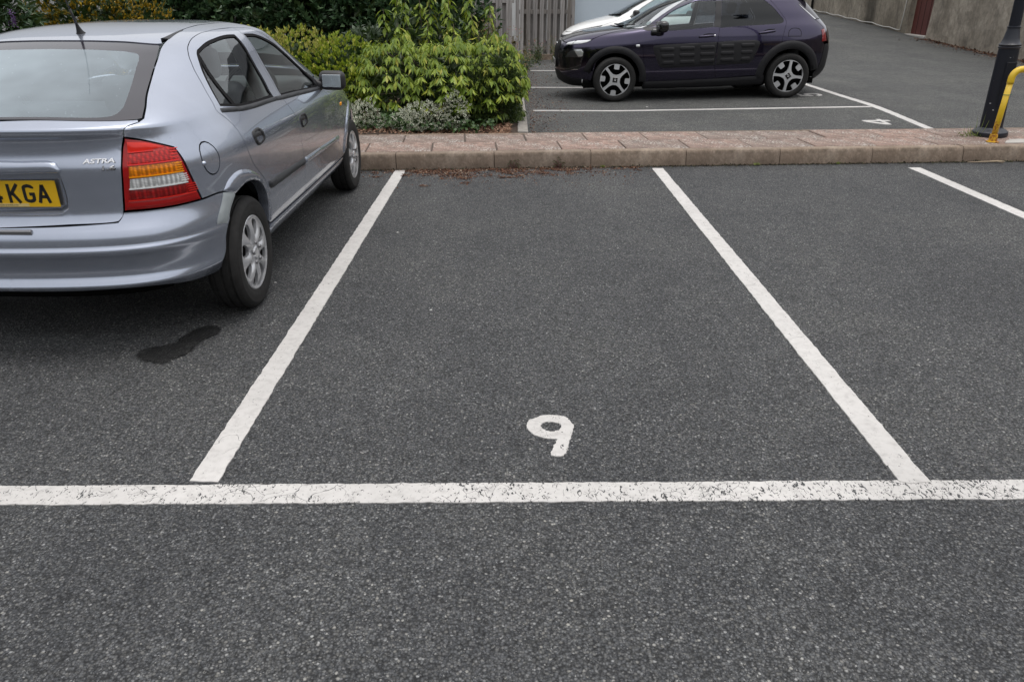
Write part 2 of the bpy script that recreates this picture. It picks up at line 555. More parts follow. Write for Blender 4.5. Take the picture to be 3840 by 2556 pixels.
def glass(name, tint, ior=1.75, dens=1.0, spots=False):
    t = NT(name)
    tr = t.n.new("ShaderNodeBsdfTransparent"); tr.inputs[0].default_value = tuple(tint) + (1,)
    gl = t.n.new("ShaderNodeBsdfGlossy"); gl.inputs['Roughness'].default_value = .012
    gl.inputs[0].default_value = (.95, .98, 1, 1)
    fr = t.n.new("ShaderNodeFresnel"); fr.inputs[0].default_value = ior
    mx = t.n.new("ShaderNodeMixShader")
    t.l.new(fr.outputs[0], mx.inputs[0]); t.l.new(tr.outputs[0], mx.inputs[1]); t.l.new(gl.outputs[0], mx.inputs[2])
    last = mx.outputs[0]
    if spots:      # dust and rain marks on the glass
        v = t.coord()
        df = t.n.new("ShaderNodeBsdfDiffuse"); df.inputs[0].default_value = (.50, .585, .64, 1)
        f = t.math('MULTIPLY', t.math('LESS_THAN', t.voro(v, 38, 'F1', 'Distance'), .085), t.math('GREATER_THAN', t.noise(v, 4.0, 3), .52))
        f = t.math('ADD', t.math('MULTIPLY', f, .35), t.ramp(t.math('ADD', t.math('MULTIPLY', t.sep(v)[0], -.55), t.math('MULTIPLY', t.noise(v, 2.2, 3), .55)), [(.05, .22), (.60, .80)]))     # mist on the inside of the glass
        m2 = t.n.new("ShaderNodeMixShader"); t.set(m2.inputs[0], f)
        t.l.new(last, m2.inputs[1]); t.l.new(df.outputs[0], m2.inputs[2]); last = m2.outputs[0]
    t.l.new(last, t.out.inputs[0])
    M[name] = t.m
glass("car_glass", (.86, .93, .915), 1.6)
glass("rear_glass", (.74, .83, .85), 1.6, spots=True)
glass("tint_glass", (.10, .11, .13), 1.5)
glass("pale_glass", (.84, .93, .92), 1.6)

def lens(name, col, rough=.12):
    t = NT(name); v = t.coord((1, 1, 1))
    a = t.voro(t.coord((70, 70, 160)), 1.0, 'F1', 'Distance', .0)
    c = t.mix(1.0, col, t.ramp(a, [(.1, 1.25), (.6, .45)]), 'MULTIPLY')
    t.pr(Base_Color=c, Roughness=rough + .1, Coat_Weight=.35, Coat_Roughness=.03, Specular_IOR_Level=.3, Normal=t.bump(a, .25, .004))
    M[name] = t.m
lens("lens_red", (.56, .012, .009)); lens("lens_red_dark", (.34, .007, .007)); lens("lens_amber", (.92, .27, .004))
lens("lens_white", (.78, .79, .78))
plain("lens_red_plain", (.72, .026, .014), .22, 0, .35, .3)
plain("lens_red_deep", (.20, .010, .012), .15, 0, 1.0)
plain("lens_border", (.33, .007, .007), .22, 0, .35, .3)
plain("lens_ridge_red", (.66, .018, .012), .22, 0, .35, .3)
plain("lens_ridge_amber", (.9, .35, .01), .22, 0, .35, .3)
plain("lens_ridge_white", (.85, .85, .84), .2, 0, 1.0)
plain("mirror_glass", (.62, .68, .72), .02, 1.0)
plain("navy_paint", (.008, .011, .020), .45, 0, .15)
plain("red_door", (.10, .018, .013), .6)
plain("cable_white", (.62, .61, .58), .6)
plain("downpipe", (.012, .012, .013), .5)
plain("blue_render", (.58, .66, .73), .8)
plain("concrete_pad", (.46, .44, .41), .9)
plain("twig", (.34, .27, .19), .9)
plain("bark", (.085, .060, .045), .9)

t = NT("yellow_pipe"); v = t.coord()
c = t.mix(t.ramp(t.noise(v, 14, 6, .7), [(.60, 0), (.66, .8)]), (.76, .50, .020), (.42, .22, .03))
z = t.sep(v)[2]
c = t.mix(t.math('MULTIPLY', t.ramp(z, [(.16, 1), (.24, 0)]), t.ramp(t.noise(v, 40, 4), [(.45, 0), (.6, .9)])), c, (.35, .10, .02))
t.pr(Base_Color=c, Roughness=.42, Coat_Weight=.3); M["yellow_pipe"] = t.m
t = NT("oil_stain"); c, nb = asphalt_nodes(t, .42)
b_ = t.pr(Base_Color=c, Roughness=.42, Normal=nb, Specular_IOR_Level=.3)
at_ = t.n.new("ShaderNodeAttribute"); at_.attribute_name = "fade"
f_ = t.math('ADD', at_.outputs['Fac'], t.math('MULTIPLY', t.math('SUBTRACT', t.noise(t.coord(), 45, 4, .7), .5), 1.1))
tr_ = t.n.new("ShaderNodeBsdfTransparent"); mx_ = t.n.new("ShaderNodeMixShader")
t.l.new(t.ramp(f_, [(.25, 0), (.75, 1)]), mx_.inputs[0]); t.l.new(tr_.outputs[0], mx_.inputs[1]); t.l.new(b_.outputs[0], mx_.inputs[2]); t.l.new(mx_.outputs[0], t.out.inputs[0]); M["oil_stain"] = t.m

def leaf_mat(name, ramp, rough=.45, trans=.28, edge=None):
    t = NT(name)
    c = t.ramp(t.island(), ramp)
    b = t.pr(Base_Color=c, Roughness=rough, Specular_IOR_Level=.45)
    tl = t.n.new("ShaderNodeBsdfTranslucent"); t.l.new(c, tl.inputs[0])
    mx = t.n.new("ShaderNodeMixShader"); mx.inputs[0].default_value = trans
    t.l.new(b.outputs[0], mx.inputs[1]); t.l.new(tl.outputs[0], mx.inputs[2]); t.l.new(mx.outputs[0], t.out.inputs[0])
    M[name] = t.m
leaf_mat("leaf_golden", [(0, (.12, .19, .018)), (.45, (.235, .32, .028)), (.8, (.37, .43, .045)), (1, (.56, .54, .10))])
leaf_mat("leaf_cream", [(0, (.20, .20, .03)), (.5, (.42, .40, .09)), (1, (.60, .56, .20))])
leaf_mat("leaf_lime", [(0, (.105, .175, .018)), (.5, (.205, .295, .030)), (.88, (.31, .38, .042)), (1, (.40, .37, .06))])
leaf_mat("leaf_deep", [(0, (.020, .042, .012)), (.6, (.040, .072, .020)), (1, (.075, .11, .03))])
leaf_mat("leaf_laurel", [(0, (.022, .050, .022)), (.6, (.050, .100, .044)), (1, (.11, .18, .08))], .38)
leaf_mat("leaf_grey", [(0, (.05, .075, .045)), (1, (.12, .16, .10))])
leaf_mat("leaf_orange", [(0, (.10, .085, .010)), (.5, (.24, .17, .012)), (.85, (.42, .26, .015)), (1, (.50, .34, .03))])
leaf_mat("leaf_conifer", [(0, (.016, .026, .007)), (1, (.045, .060, .014))])
leaf_mat("leaf_hebe", [(0, (.028, .050, .014)), (.7, (.052, .085, .022)), (1, (.10, .14, .035))])
leaf_mat("leaf_ivy", [(0, (.025, .060, .018)), (.7, (.055, .110, .030)), (1, (.10, .17, .05))])
leaf_mat("leaf_white", [(0, (.60, .63, .48)), (.6, (.78, .79, .66)), (1, (.86, .86, .76))])
leaf_mat("leaf_var_green", [(0, (.035, .07, .025)), (1, (.085, .135, .05))])
leaf_mat("leaf_wispy", [(0, (.12, .10, .03)), (.6, (.24, .17, .06)), (1, (.36, .22, .12))])
leaf_mat("petal_pink", [(0, (.45, .13, .16)), (1, (.60, .26, .28))])
leaf_mat("petal_purple", [(0, (.10, .05, .16)), (1, (.18, .10, .26))])
leaf_mat("weed_red", [(0, (.07, .022, .026)), (.6, (.12, .05, .045)), (1, (.09, .10, .05))])
leaf_mat("grass_blade", [(0, (.10, .15, .03)), (1, (.22, .27, .06))])
leaf_mat("litter_brown", [(0, (.035, .016, .010)), (.5, (.095, .040, .022)), (.85, (.16, .075, .04)), (1, (.34, .27, .20))], .9, .0)
leaf_mat("bark_chip", [(0, (.09, .045, .03)), (.5, (.24, .125, .075)), (1, (.42, .28, .19))], .9, .0)
plain("gloss_black", (.010, .010, .011), .10, 0, .5)
plain("alloy", (.56, .57, .58), .30, .35)
plain("pillar_sky_sheen", (.56, .58, .60), .45)  # sky reflection on the dark pillars, put in as a pale flat colour
plain("lens_drl", (.85, .87, .88), .12, .1, .6)
plain("lens_dark", (.05, .052, .055), .06, .3, 1.0)
plain("house_white", (.72, .72, .70), .8)
plain("slate", (.07, .075, .085), .7)
plain("tie_green", (.03, .16, .08), .5)
t = NT("yellow_rust"); v = t.coord()
t.pr(Base_Color=t.mix(t.ramp(t.noise(v, 30, 5, .7), [(.42, 0), (.6, 1)]), (.68, .40, .015), (.28, .09, .02)), Roughness=.6); M["yellow_rust"] = t.m
t = NT("navy_chipped"); v = t.coord()
chip = t.math('GREATER_THAN', t.noise(t.coord((1, 1, 2.2)), 16, 3, .5), .735)
t.pr(Base_Color=t.mix(chip, (.007, .009, .016), (.42, .43, .45)), Roughness=.5, Specular_IOR_Level=.35); M["navy_chipped"] = t.m
# the far wall carries a dark damp streak of its own
src = M["render_wall"].copy(); src.name = "render_wall_damp"
nt_ = src.node_tree
pb = [n for n in nt_.nodes if n.type == 'BSDF_PRINCIPLED'][0]
old = pb.inputs['Base Color'].links[0].from_socket
tc = nt_.nodes.new("ShaderNodeTexCoord"); sx_ = nt_.nodes.new("ShaderNodeSeparateXYZ"); nt_.links.new(tc.outputs['Object'], sx_.inputs[0])
nz_ = nt_.nodes.new("ShaderNodeTexNoise"); nz_.inputs['Scale'].default_value = 1.6; nt_.links.new(tc.outputs['Object'], nz_.inputs['Vector'])
m1 = nt_.nodes.new("ShaderNodeMath"); m1.operation = 'MULTIPLY_ADD'; nt_.links.new(nz_.outputs['Fac'], m1.inputs[0]); m1.inputs[1].default_value = .5; m1.inputs[2].default_value = -28.15
m2 = nt_.nodes.new("ShaderNodeMath"); m2.operation = 'ADD'; nt_.links.new(sx_.outputs[1], m2.inputs[0]); nt_.links.new(m1.outputs[0], m2.inputs[1])
m3 = nt_.nodes.new("ShaderNodeMath"); m3.operation = 'ABSOLUTE'; nt_.links.new(m2.outputs[0], m3.inputs[0])
rp = nt_.nodes.new("ShaderNodeValToRGB"); rp.color_ramp.elements[0].position = .22; rp.color_ramp.elements[0].color = (.30, .30, .29, 1); rp.color_ramp.elements[1].position = .62; rp.color_ramp.elements[1].color = (.86, .86, .84, 1)
nt_.links.new(m3.outputs[0], rp.inputs[0])
mxx = nt_.nodes.new("ShaderNodeMix"); mxx.data_type = 'RGBA'; mxx.blend_type = 'MULTIPLY'; mxx.inputs[0].default_value = 1.0
nt_.links.new(old, mxx.inputs[6]); nt_.links.new(rp.outputs[0], mxx.inputs[7]); nt_.links.new(mxx.outputs[2], pb.inputs['Base Color'])
M["render_wall_damp"] = src
def leaf_obj_mat(name, ramp):
    t = NT(name); r = t.objrand(); c = t.ramp(r, ramp)
    b = t.pr(Base_Color=c, Roughness=.42, Specular_IOR_Level=.45)
    tl = t.n.new("ShaderNodeBsdfTranslucent"); t.l.new(c, tl.inputs[0])
    mx = t.n.new("ShaderNodeMixShader"); mx.inputs[0].default_value = .28
    t.l.new(b.outputs[0], mx.inputs[1]); t.l.new(tl.outputs[0], mx.inputs[2]); t.l.new(mx.outputs[0], t.out.inputs[0]); M[name] = t.m
leaf_obj_mat("leaf_lime_single", [(0, (.115, .195, .020)), (.5, (.225, .32, .032)), (.88, (.33, .40, .045)), (1, (.40, .37, .06))])
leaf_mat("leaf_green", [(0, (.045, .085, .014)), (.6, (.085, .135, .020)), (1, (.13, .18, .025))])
leaf_mat("litter_dark", [(0, (.018, .015, .011)), (.7, (.045, .036, .024)), (1, (.05, .06, .02))], .95, .0)
plain("added_house_grey", (.20, .185, .165), .9)

t = NT("edging_concrete"); vo = t.coord()
c = t.ramp(t.noise(vo, 14, 6, .7), [(.3, (.20, .185, .165)), (.7, (.34, .32, .29))])
t.pr(Base_Color=c, Roughness=.9, Normal=t.bump(t.noise(vo, 60, 4), .4, .003)); M["edging_concrete"] = t.m
NINE_OUTER = [(0.0645, 2.4284), (0.0818, 2.4020), (0.1067, 2.3854), (0.1416, 2.3750), (0.1679, 2.3713), (0.1589, 2.3435), (0.1442, 2.2982), (0.1390, 2.2652), (0.1651, 2.2552), (0.1798, 2.2578), (0.1877, 2.2674), (0.1998, 2.3027), (0.2085, 2.3389), (0.2164, 2.3806), (0.2284, 2.4236), (0.2342, 2.4677), (0.2259, 2.4978), (0.2121, 2.5260), (0.1864, 2.5400), (0.1521, 2.5452), (0.1174, 2.5415), (0.0903, 2.5234), (0.0661, 2.5029), (0.0550, 2.4702)]
NINE_HOLE = [(0.1082, 2.4677), (0.1180, 2.4852), (0.1418, 2.4938), (0.1679, 2.4902), (0.1851, 2.4727), (0.1853, 2.4529), (0.1699, 2.4308), (0.1541, 2.4245), (0.1312, 2.4284), (0.1164, 2.4430)]
STAIN = [(-1.6569, 3.0279), (-1.6140, 3.0104), (-1.5639, 2.9930), (-1.5382, 3.0104), (-1.5216, 3.0412), (-1.5029, 3.0680), (-1.4839, 3.0952), (-1.4781, 3.1367), (-1.4780, 3.1840), (-1.4717, 3.2324), (-1.4532, 3.2720), (-1.4284, 3.3073), (-1.4298, 3.3589), (-1.4552, 3.4065), (-1.5065, 3.4172), (-1.5416, 3.3958), (-1.5638, 3.3589), (-1.5754, 3.3073), (-1.5888, 3.2570), (-1.5874, 3.2177), (-1.6061, 3.1984), (-1.6429, 3.1792), (-1.6754, 3.1697), (-1.7093, 3.1367), (-1.7003, 3.0635)]
paint_mat("line_paint_nine", .40)
# ------------------------------------------------------------------ ground, markings, pavement island
def gz(y, x=0.0):
    """ground level: flat, rising gently up the drive and towards its right-hand side"""
    t = min(1, max(0, (y - 8.8) / 2.4)); t = t * t * (3 - 2 * t)
    return 0.0017 * min(16, max(0, y - 11)) ** 2 + .036 * max(0, y - 27) + .021 * min(4, max(0, x - 1.5)) * t

ys = [-40, -15, -6, 0, 3, 6, 8.8] + [8.8 + .4 * i for i in range(1, 8)] + [12 + .75 * i for i in range(0, 30)] + [36, 40, 50, 70, 110, 160]
xs = [-120, -60, -30, -15, -8, -4, 0, 1.5, 2, 3, 4, 5, 5.5, 6.5, 8, 12, 18, 30, 60, 120]
vs = [(x, y, gz(y, x)) for y in ys for x in xs]
nx = len(xs)
fs = [(j * nx + i, j * nx + i + 1, (j + 1) * nx + i + 1, (j + 1) * nx + i) for j in range(len(ys) - 1) for i in range(nx - 1)]
ground = put("car_park_ground", mesh_from(vs, fs, True), M["asphalt"])
tag(ground, "dark grey asphalt surface of the car park", kind="structure")

def ragged_strip(name, a, b, width, mat, label, amp=.004, step=.012, cap=0.0, cat="painted line", group=None, seed=0, thick=.004):
    """a painted line with a slightly ragged thermoplastic edge, from a to b on the ground"""
    rg = np.random.default_rng(seed)
    a = np.array(a, float); b = np.array(b, float)
    L = np.linalg.norm(b - a); d = (b - a) / L; nrm = np.array([-d[1], d[0]])
    n = max(8, int(L / step))
    def wob(n):
        w = rg.normal(0, 1, n + 1)
        w1 = np.convolve(w, np.ones(3) / 3, 'same'); w2 = np.convolve(rg.normal(0, 1, n + 1), np.ones(25) / 25, 'same') * .7
        return amp * (w1 * .75 + w2)
    wl_, wr_ = wob(n), wob(n)
    t = np.linspace(0, L, n + 1)
    e0, e1 = rg.normal(0, amp, 7), rg.normal(0, amp, 7)
    V = []; Fc = []
    for i in range(n + 1):
        for k in range(5):
            s = k / 4 - .5
            off = s * width + (wl_[i] if k == 4 else 0) + (wr_[i] if k == 0 else 0)
            tt = t[i]
            if i == 0: tt += e0[k]
            if i == n: tt += e1[k]
            p = a + d * tt + nrm * off
            V.append((p[0], p[1], gz(p[1], p[0]) + thick))
    top = len(V)
    for i in range(n):
        for k in range(4):
            q = i * 5 + k
            Fc.append((q, q + 5, q + 6, q + 1))
    ring = [i * 5 for i in range(n + 1)] + [n * 5 + k for k in range(1, 5)] + [i * 5 + 4 for i in range(n - 1, -1, -1)] + [3, 2, 1]
    base = len(V)
    for i in ring:
        V.append((V[i][0], V[i][1], V[i][2] - thick - .002))
    m = len(ring)
    for i in range(m):
        j = (i + 1) % m
        Fc.append((ring[i], base + i, base + j, ring[j]))
    o = put(name, mesh_from(V, Fc), mat)
    bm = bmesh.new(); bm.from_mesh(o.data); bmesh.ops.recalc_face_normals(bm, faces=bm.faces); bm.to_mesh(o.data); bm.free()
    tag(o, label, cat, group)
    return o

G_BAY = "white bay lines painted on the asphalt"
ragged_strip("painted_line", (-4.0, 2.005), (4.6, 2.090), .105, M["line_paint_crazed"], "long cracked white line crossing the foreground below the 9", .0038, .011, seed=1, group=G_BAY)
ragged_strip("painted_line", (-1.042, 2.105), (-1.040, 7.03), .098, M["line_paint"], "white bay line beside the silver hatchback, left of the 9", .003, seed=2, group=G_BAY)
ragged_strip("painted_line", (1.358, 2.100), (1.372, 7.11), .102, M["line_paint"], "white bay line right of the painted 9", .003, seed=3, group=G_BAY, thick=.0056)
ragged_strip("painted_line", (3.80, 2.15), (3.808, 7.15), .112, M["line_paint"], "white bay line at the right edge, below the yellow rail", .003, seed=4, group=G_BAY)
G_FAR = "white bay lines of the far row"
ragged_strip("painted_line", (.30, 10.955), (4.98, 10.835), .085, M["line_paint_far"], "white line on the near side of the dark purple car", .004, .03, seed=5, group=G_FAR, thick=.006)
ragged_strip("painted_line", (.33, 13.70), (4.98, 13.62), .085, M["line_paint_far"], "white line seen beneath and behind the dark purple car", .004, .03, seed=6, group=G_FAR, thick=.006)
ragged_strip("painted_line", (.38, 16.42), (4.98, 16.36), .085, M["line_paint_far"], "farthest short white line, in front of the slatted fence", .004, .03, seed=7, group=G_FAR, thick=.006)
ragged_strip("painted_line", (5.058, 9.0), (4.975, 19.0), .105, M["line_paint_far"], "white line closing the far bays on their drive side", .004, .03, seed=8, group=G_FAR, thick=.007)

def flat_shape(name, outer, holes, mat, label, cat, z=.004, step=.02, amp=.003, seed=0, thick=.004):
    rg = np.random.default_rng(seed)
    O = smooth_loop(outer, .008, 50); O = O + rg.normal(0, amp * .6, O.shape)
    Hs = []
    for h in holes:
        q = smooth_loop(h, .008, 60); Hs.append(q + rg.normal(0, amp * .6, q.shape))
    P, T, L = fill2d(O, Hs, step)
    V = [(p[0], p[1], gz(p[1], p[0]) + z) for p in P]; Fc = [tuple(t_) for t_ in T]
    for lp in L:
        b = len(V)
        V += [(P[i][0], P[i][1], gz(P[i][1], P[i][0]) + z - thick - .002) for i in lp]
        m = len(lp)
        for i in range(m):
            j = (i + 1) % m
            Fc.append((lp[i], b + i, b + j, lp[j]))
    o = put(name, mesh_from(V, Fc), mat)
    tag(o, label, cat)
    return o

NINE_O = NINE_OUTER
NINE_H = NINE_HOLE
flat_shape("painted_number", NINE_O, [NINE_H], M["line_paint_nine"], "white painted figure 9 in the empty bay", "painted number", seed=11)
def digit(name, polys, holes, at, sc, label, seed):
    # read from the drive (+x) side: text up is -x, text right is +y
    def tr(p): return (at[0] - p[1] * sc, at[1] + p[0] * sc)
    flat_shape(name, [tr(p) for p in polys][::-1], [[tr(p) for p in h] for h in holes], M["line_paint_far"], label, "painted number", .006, .05, .001, seed, .006)
FOUR = [(.62, 0), (.82, 0), (.82, .24), (1.0, .24), (1.0, .40), (.82, .40), (.82, 1.0), (.60, 1.0), (0, .42), (0, .24), (.62, .24)]
FOURH = [(.62, .40), (.24, .40), (.62, .76)]
digit("painted_number", FOUR, [FOURH], (4.80, 9.60), .34, "white painted figure 4 beside the closing line near the kerb island", 12)
FIVE = [(.05, .25), (.22, .06), (.55, 0), (.85, .14), (.95, .38), (.82, .62), (.55, .70), (.34, .66), (.38, .84), (.88, .84), (.88, 1.0), (.22, 1.0), (.12, .46), (.30, .46), (.5, .54), (.70, .46), (.74, .34), (.66, .20), (.48, .16), (.34, .20), (.24, .32)]
digit("painted_number", FIVE, [], (4.80, 12.02), .36, "white painted figure 5 behind the dark purple car's rear wheel", 13)

# oil patch
_c = np.array(STAIN); _t = np.roll(_c, -1, 0) - np.roll(_c, 1, 0); _t /= np.linalg.norm(_t, axis=1, keepdims=True)
STAIN = [tuple(p) for p in _c + np.c_[_t[:, 1], -_t[:, 0]] * .022]
flat_shape("oil_stain", STAIN, [], M["oil_stain"], "dark wet patch on the asphalt behind the silver hatchback", "stain", .003, .012, .003, 14, .0)
_st = [o for o in COL.objects if o.name == "oil_stain"][0].data
_pv = np.array([v.co[:2] for v in _st.vertices]); _d = seg_dist(_pv, [smooth_loop(STAIN, .008, 50)])
_at = _st.attributes.new("fade", 'FLOAT', 'POINT'); _at.data.foreach_set("value", np.clip(_d / .05, 0, 1).astype(np.float32))

# ---- pavement island: kerb stones and two rows of slabs on a mortar bed
K_ANG = math.atan(.0655)
KH = .147
bed = MB()
bed.box((3.0, .62, (KH - .012) / 2 - .05), (20.0, 1.06, KH - .012 + .10))
island = bed.build("pavement_island", M["mortar"], loc=(-1.39, 7.035, 0), rot=(0, 0, K_ANG))
tag(island, "raised paved island with concrete kerb between the two rows of bays", kind="structure")

def kerb_mesh(L, seed):
    rg = np.random.default_rng(seed)
    prof = [(0.0, -.05), (.003, .03), (.012, KH - .032), (.020, KH - .010), (.034, KH - .001), (.06, KH), (.122, KH), (.127, KH - .006), (.127, -.05)]
    n = 8; V = []; Fc = []
    for i in range(n + 1):
        x = .002 + (L - .004) * i / n
        for k, (y, z) in enumerate(prof):
            e = .005 if i in (0, n) else 0
            V.append((x, y + rg.normal(0, .0009) + (e if k < 5 else 0) * .5, z + (rg.normal(0, .0009) if 0 < k < 8 else 0) - (e * .4 if 2 < k < 7 else 0)))
    m = len(prof)
    for i in range(n):
        for k in range(m - 1):
            a = i * m + k
            Fc.append((a, a + m, a + m + 1, a + 1)[::-1])
    Fc.append(tuple(range(m))[::-1]); Fc.append(tuple(n * m + k for k in range(m)))
    me = mesh_from(V, Fc, True)
    bm = bmesh.new(); bm.from_mesh(me); bmesh.ops.recalc_face_normals(bm, faces=bm.faces)
    for e in bm.edges:
        if len(e.link_faces) == 2 and e.calc_face_angle(0) > math.radians(50): e.smooth = False
    bm.to_mesh(me); bm.free()
    me.materials.append(M["kerb_concrete"])
    return me
kms = [kerb_mesh(.915, i) for i in range(4)]
for i in range(-7, 13):
    put("kerb_stone", kms[i % 4], None, island, (.31 + .917 * i, RNG.normal(0, .002), RNG.normal(0, .0015)), (0, RNG.normal(0, .0012), RNG.normal(0, .0012)))

def slab_mesh(lx, ly, h, seed):
    rg = np.random.default_rng(seed)
    b = MB(); b.box((lx / 2, ly / 2, -h / 2), (lx, ly, h), bev=.006)
    me = mesh_from([(x + rg.normal(0, .0008), y + rg.normal(0, .0008), z + rg.normal(0, .0006)) for x, y, z in b.v], b.f)
    me.materials.append(M["paving_slab"]); return me
sms = [slab_mesh(.612, .452, .05, 20 + i) for i in range(5)]
for row, (off, y0) in enumerate(((.02, .131), (-.28, .592))):
    for i in range(-11, 20):
        x = off + .622 * i
        put("paving_slab", sms[(i * 3 + row) % 5], None, island, (x, y0 + RNG.normal(0, .002), KH + RNG.normal(0, .002)), (RNG.normal(0, .004), RNG.normal(0, .003), RNG.normal(0, .004)))
ems = slab_mesh(.905, .05, .14, 40); ems.materials.clear(); ems.materials.append(M["kerb_concrete"])
for i in range(-7, 13):
    put("edging_stone", ems, None, island, (.05 + .915 * i, 1.052, KH - .004 + RNG.normal(0, .002)))

# garden bed and its concrete edging on the car park side
bedm = []
nyb = 24
gv = []; gf = []
for j in range(nyb + 1):
    y = 7.4 + j * .5
    for i in range(28):
        x = .075 - i * .42
        gv.append((x, y, gz(y) + .12 + .03 * math.sin(x * 3.1 + y * 2.3) * math.sin(y * 1.7) - (.02 if i == 0 else 0)))
for j in range(nyb):
    for i in range(27):
        a = j * 28 + i
        gf.append((a, a + 28, a + 29, a + 1))
gb = put("garden_bed", mesh_from(gv, gf, True), M["soil"])
tag(gb, "soil of the planted bed behind the kerb", kind="structure")
kb = MB(); kb.box((0, 5.0, -.1), (.10, 10.4, .02))
edging = kb.build("bed_edging", M["mortar"], loc=(.115, 8.42, 0.0))
tag(edging, "concrete edging line between garden bed and far bays", kind="structure")
emesh = slab_mesh(.115, .905, .24, 41); emesh.materials.clear(); emesh.materials.append(M["edging_concrete"])
for i in range(11):
    yy = .02 + .915 * i
    put("edging_stone", emesh, None, edging, (-.055 + RNG.normal(0, .002), yy, .125 + gz(8.42 + yy + .4) + RNG.normal(0, .003)))
# ------------------------------------------------------------------ car body surface and panels
def slopes(xk, yk):
    d = np.diff(yk, axis=0) / np.diff(xk)[:, None]; h = np.diff(xk)[:, None]
    m = np.zeros_like(yk); m[0] = d[0]; m[-1] = d[-1]
    m[1:-1] = (d[:-1] * h[1:] + d[1:] * h[:-1]) / (h[1:] + h[:-1])
    m[1:-1] *= np.where(d[:-1] * d[1:] <= 0, .35, 1.0)
    return m

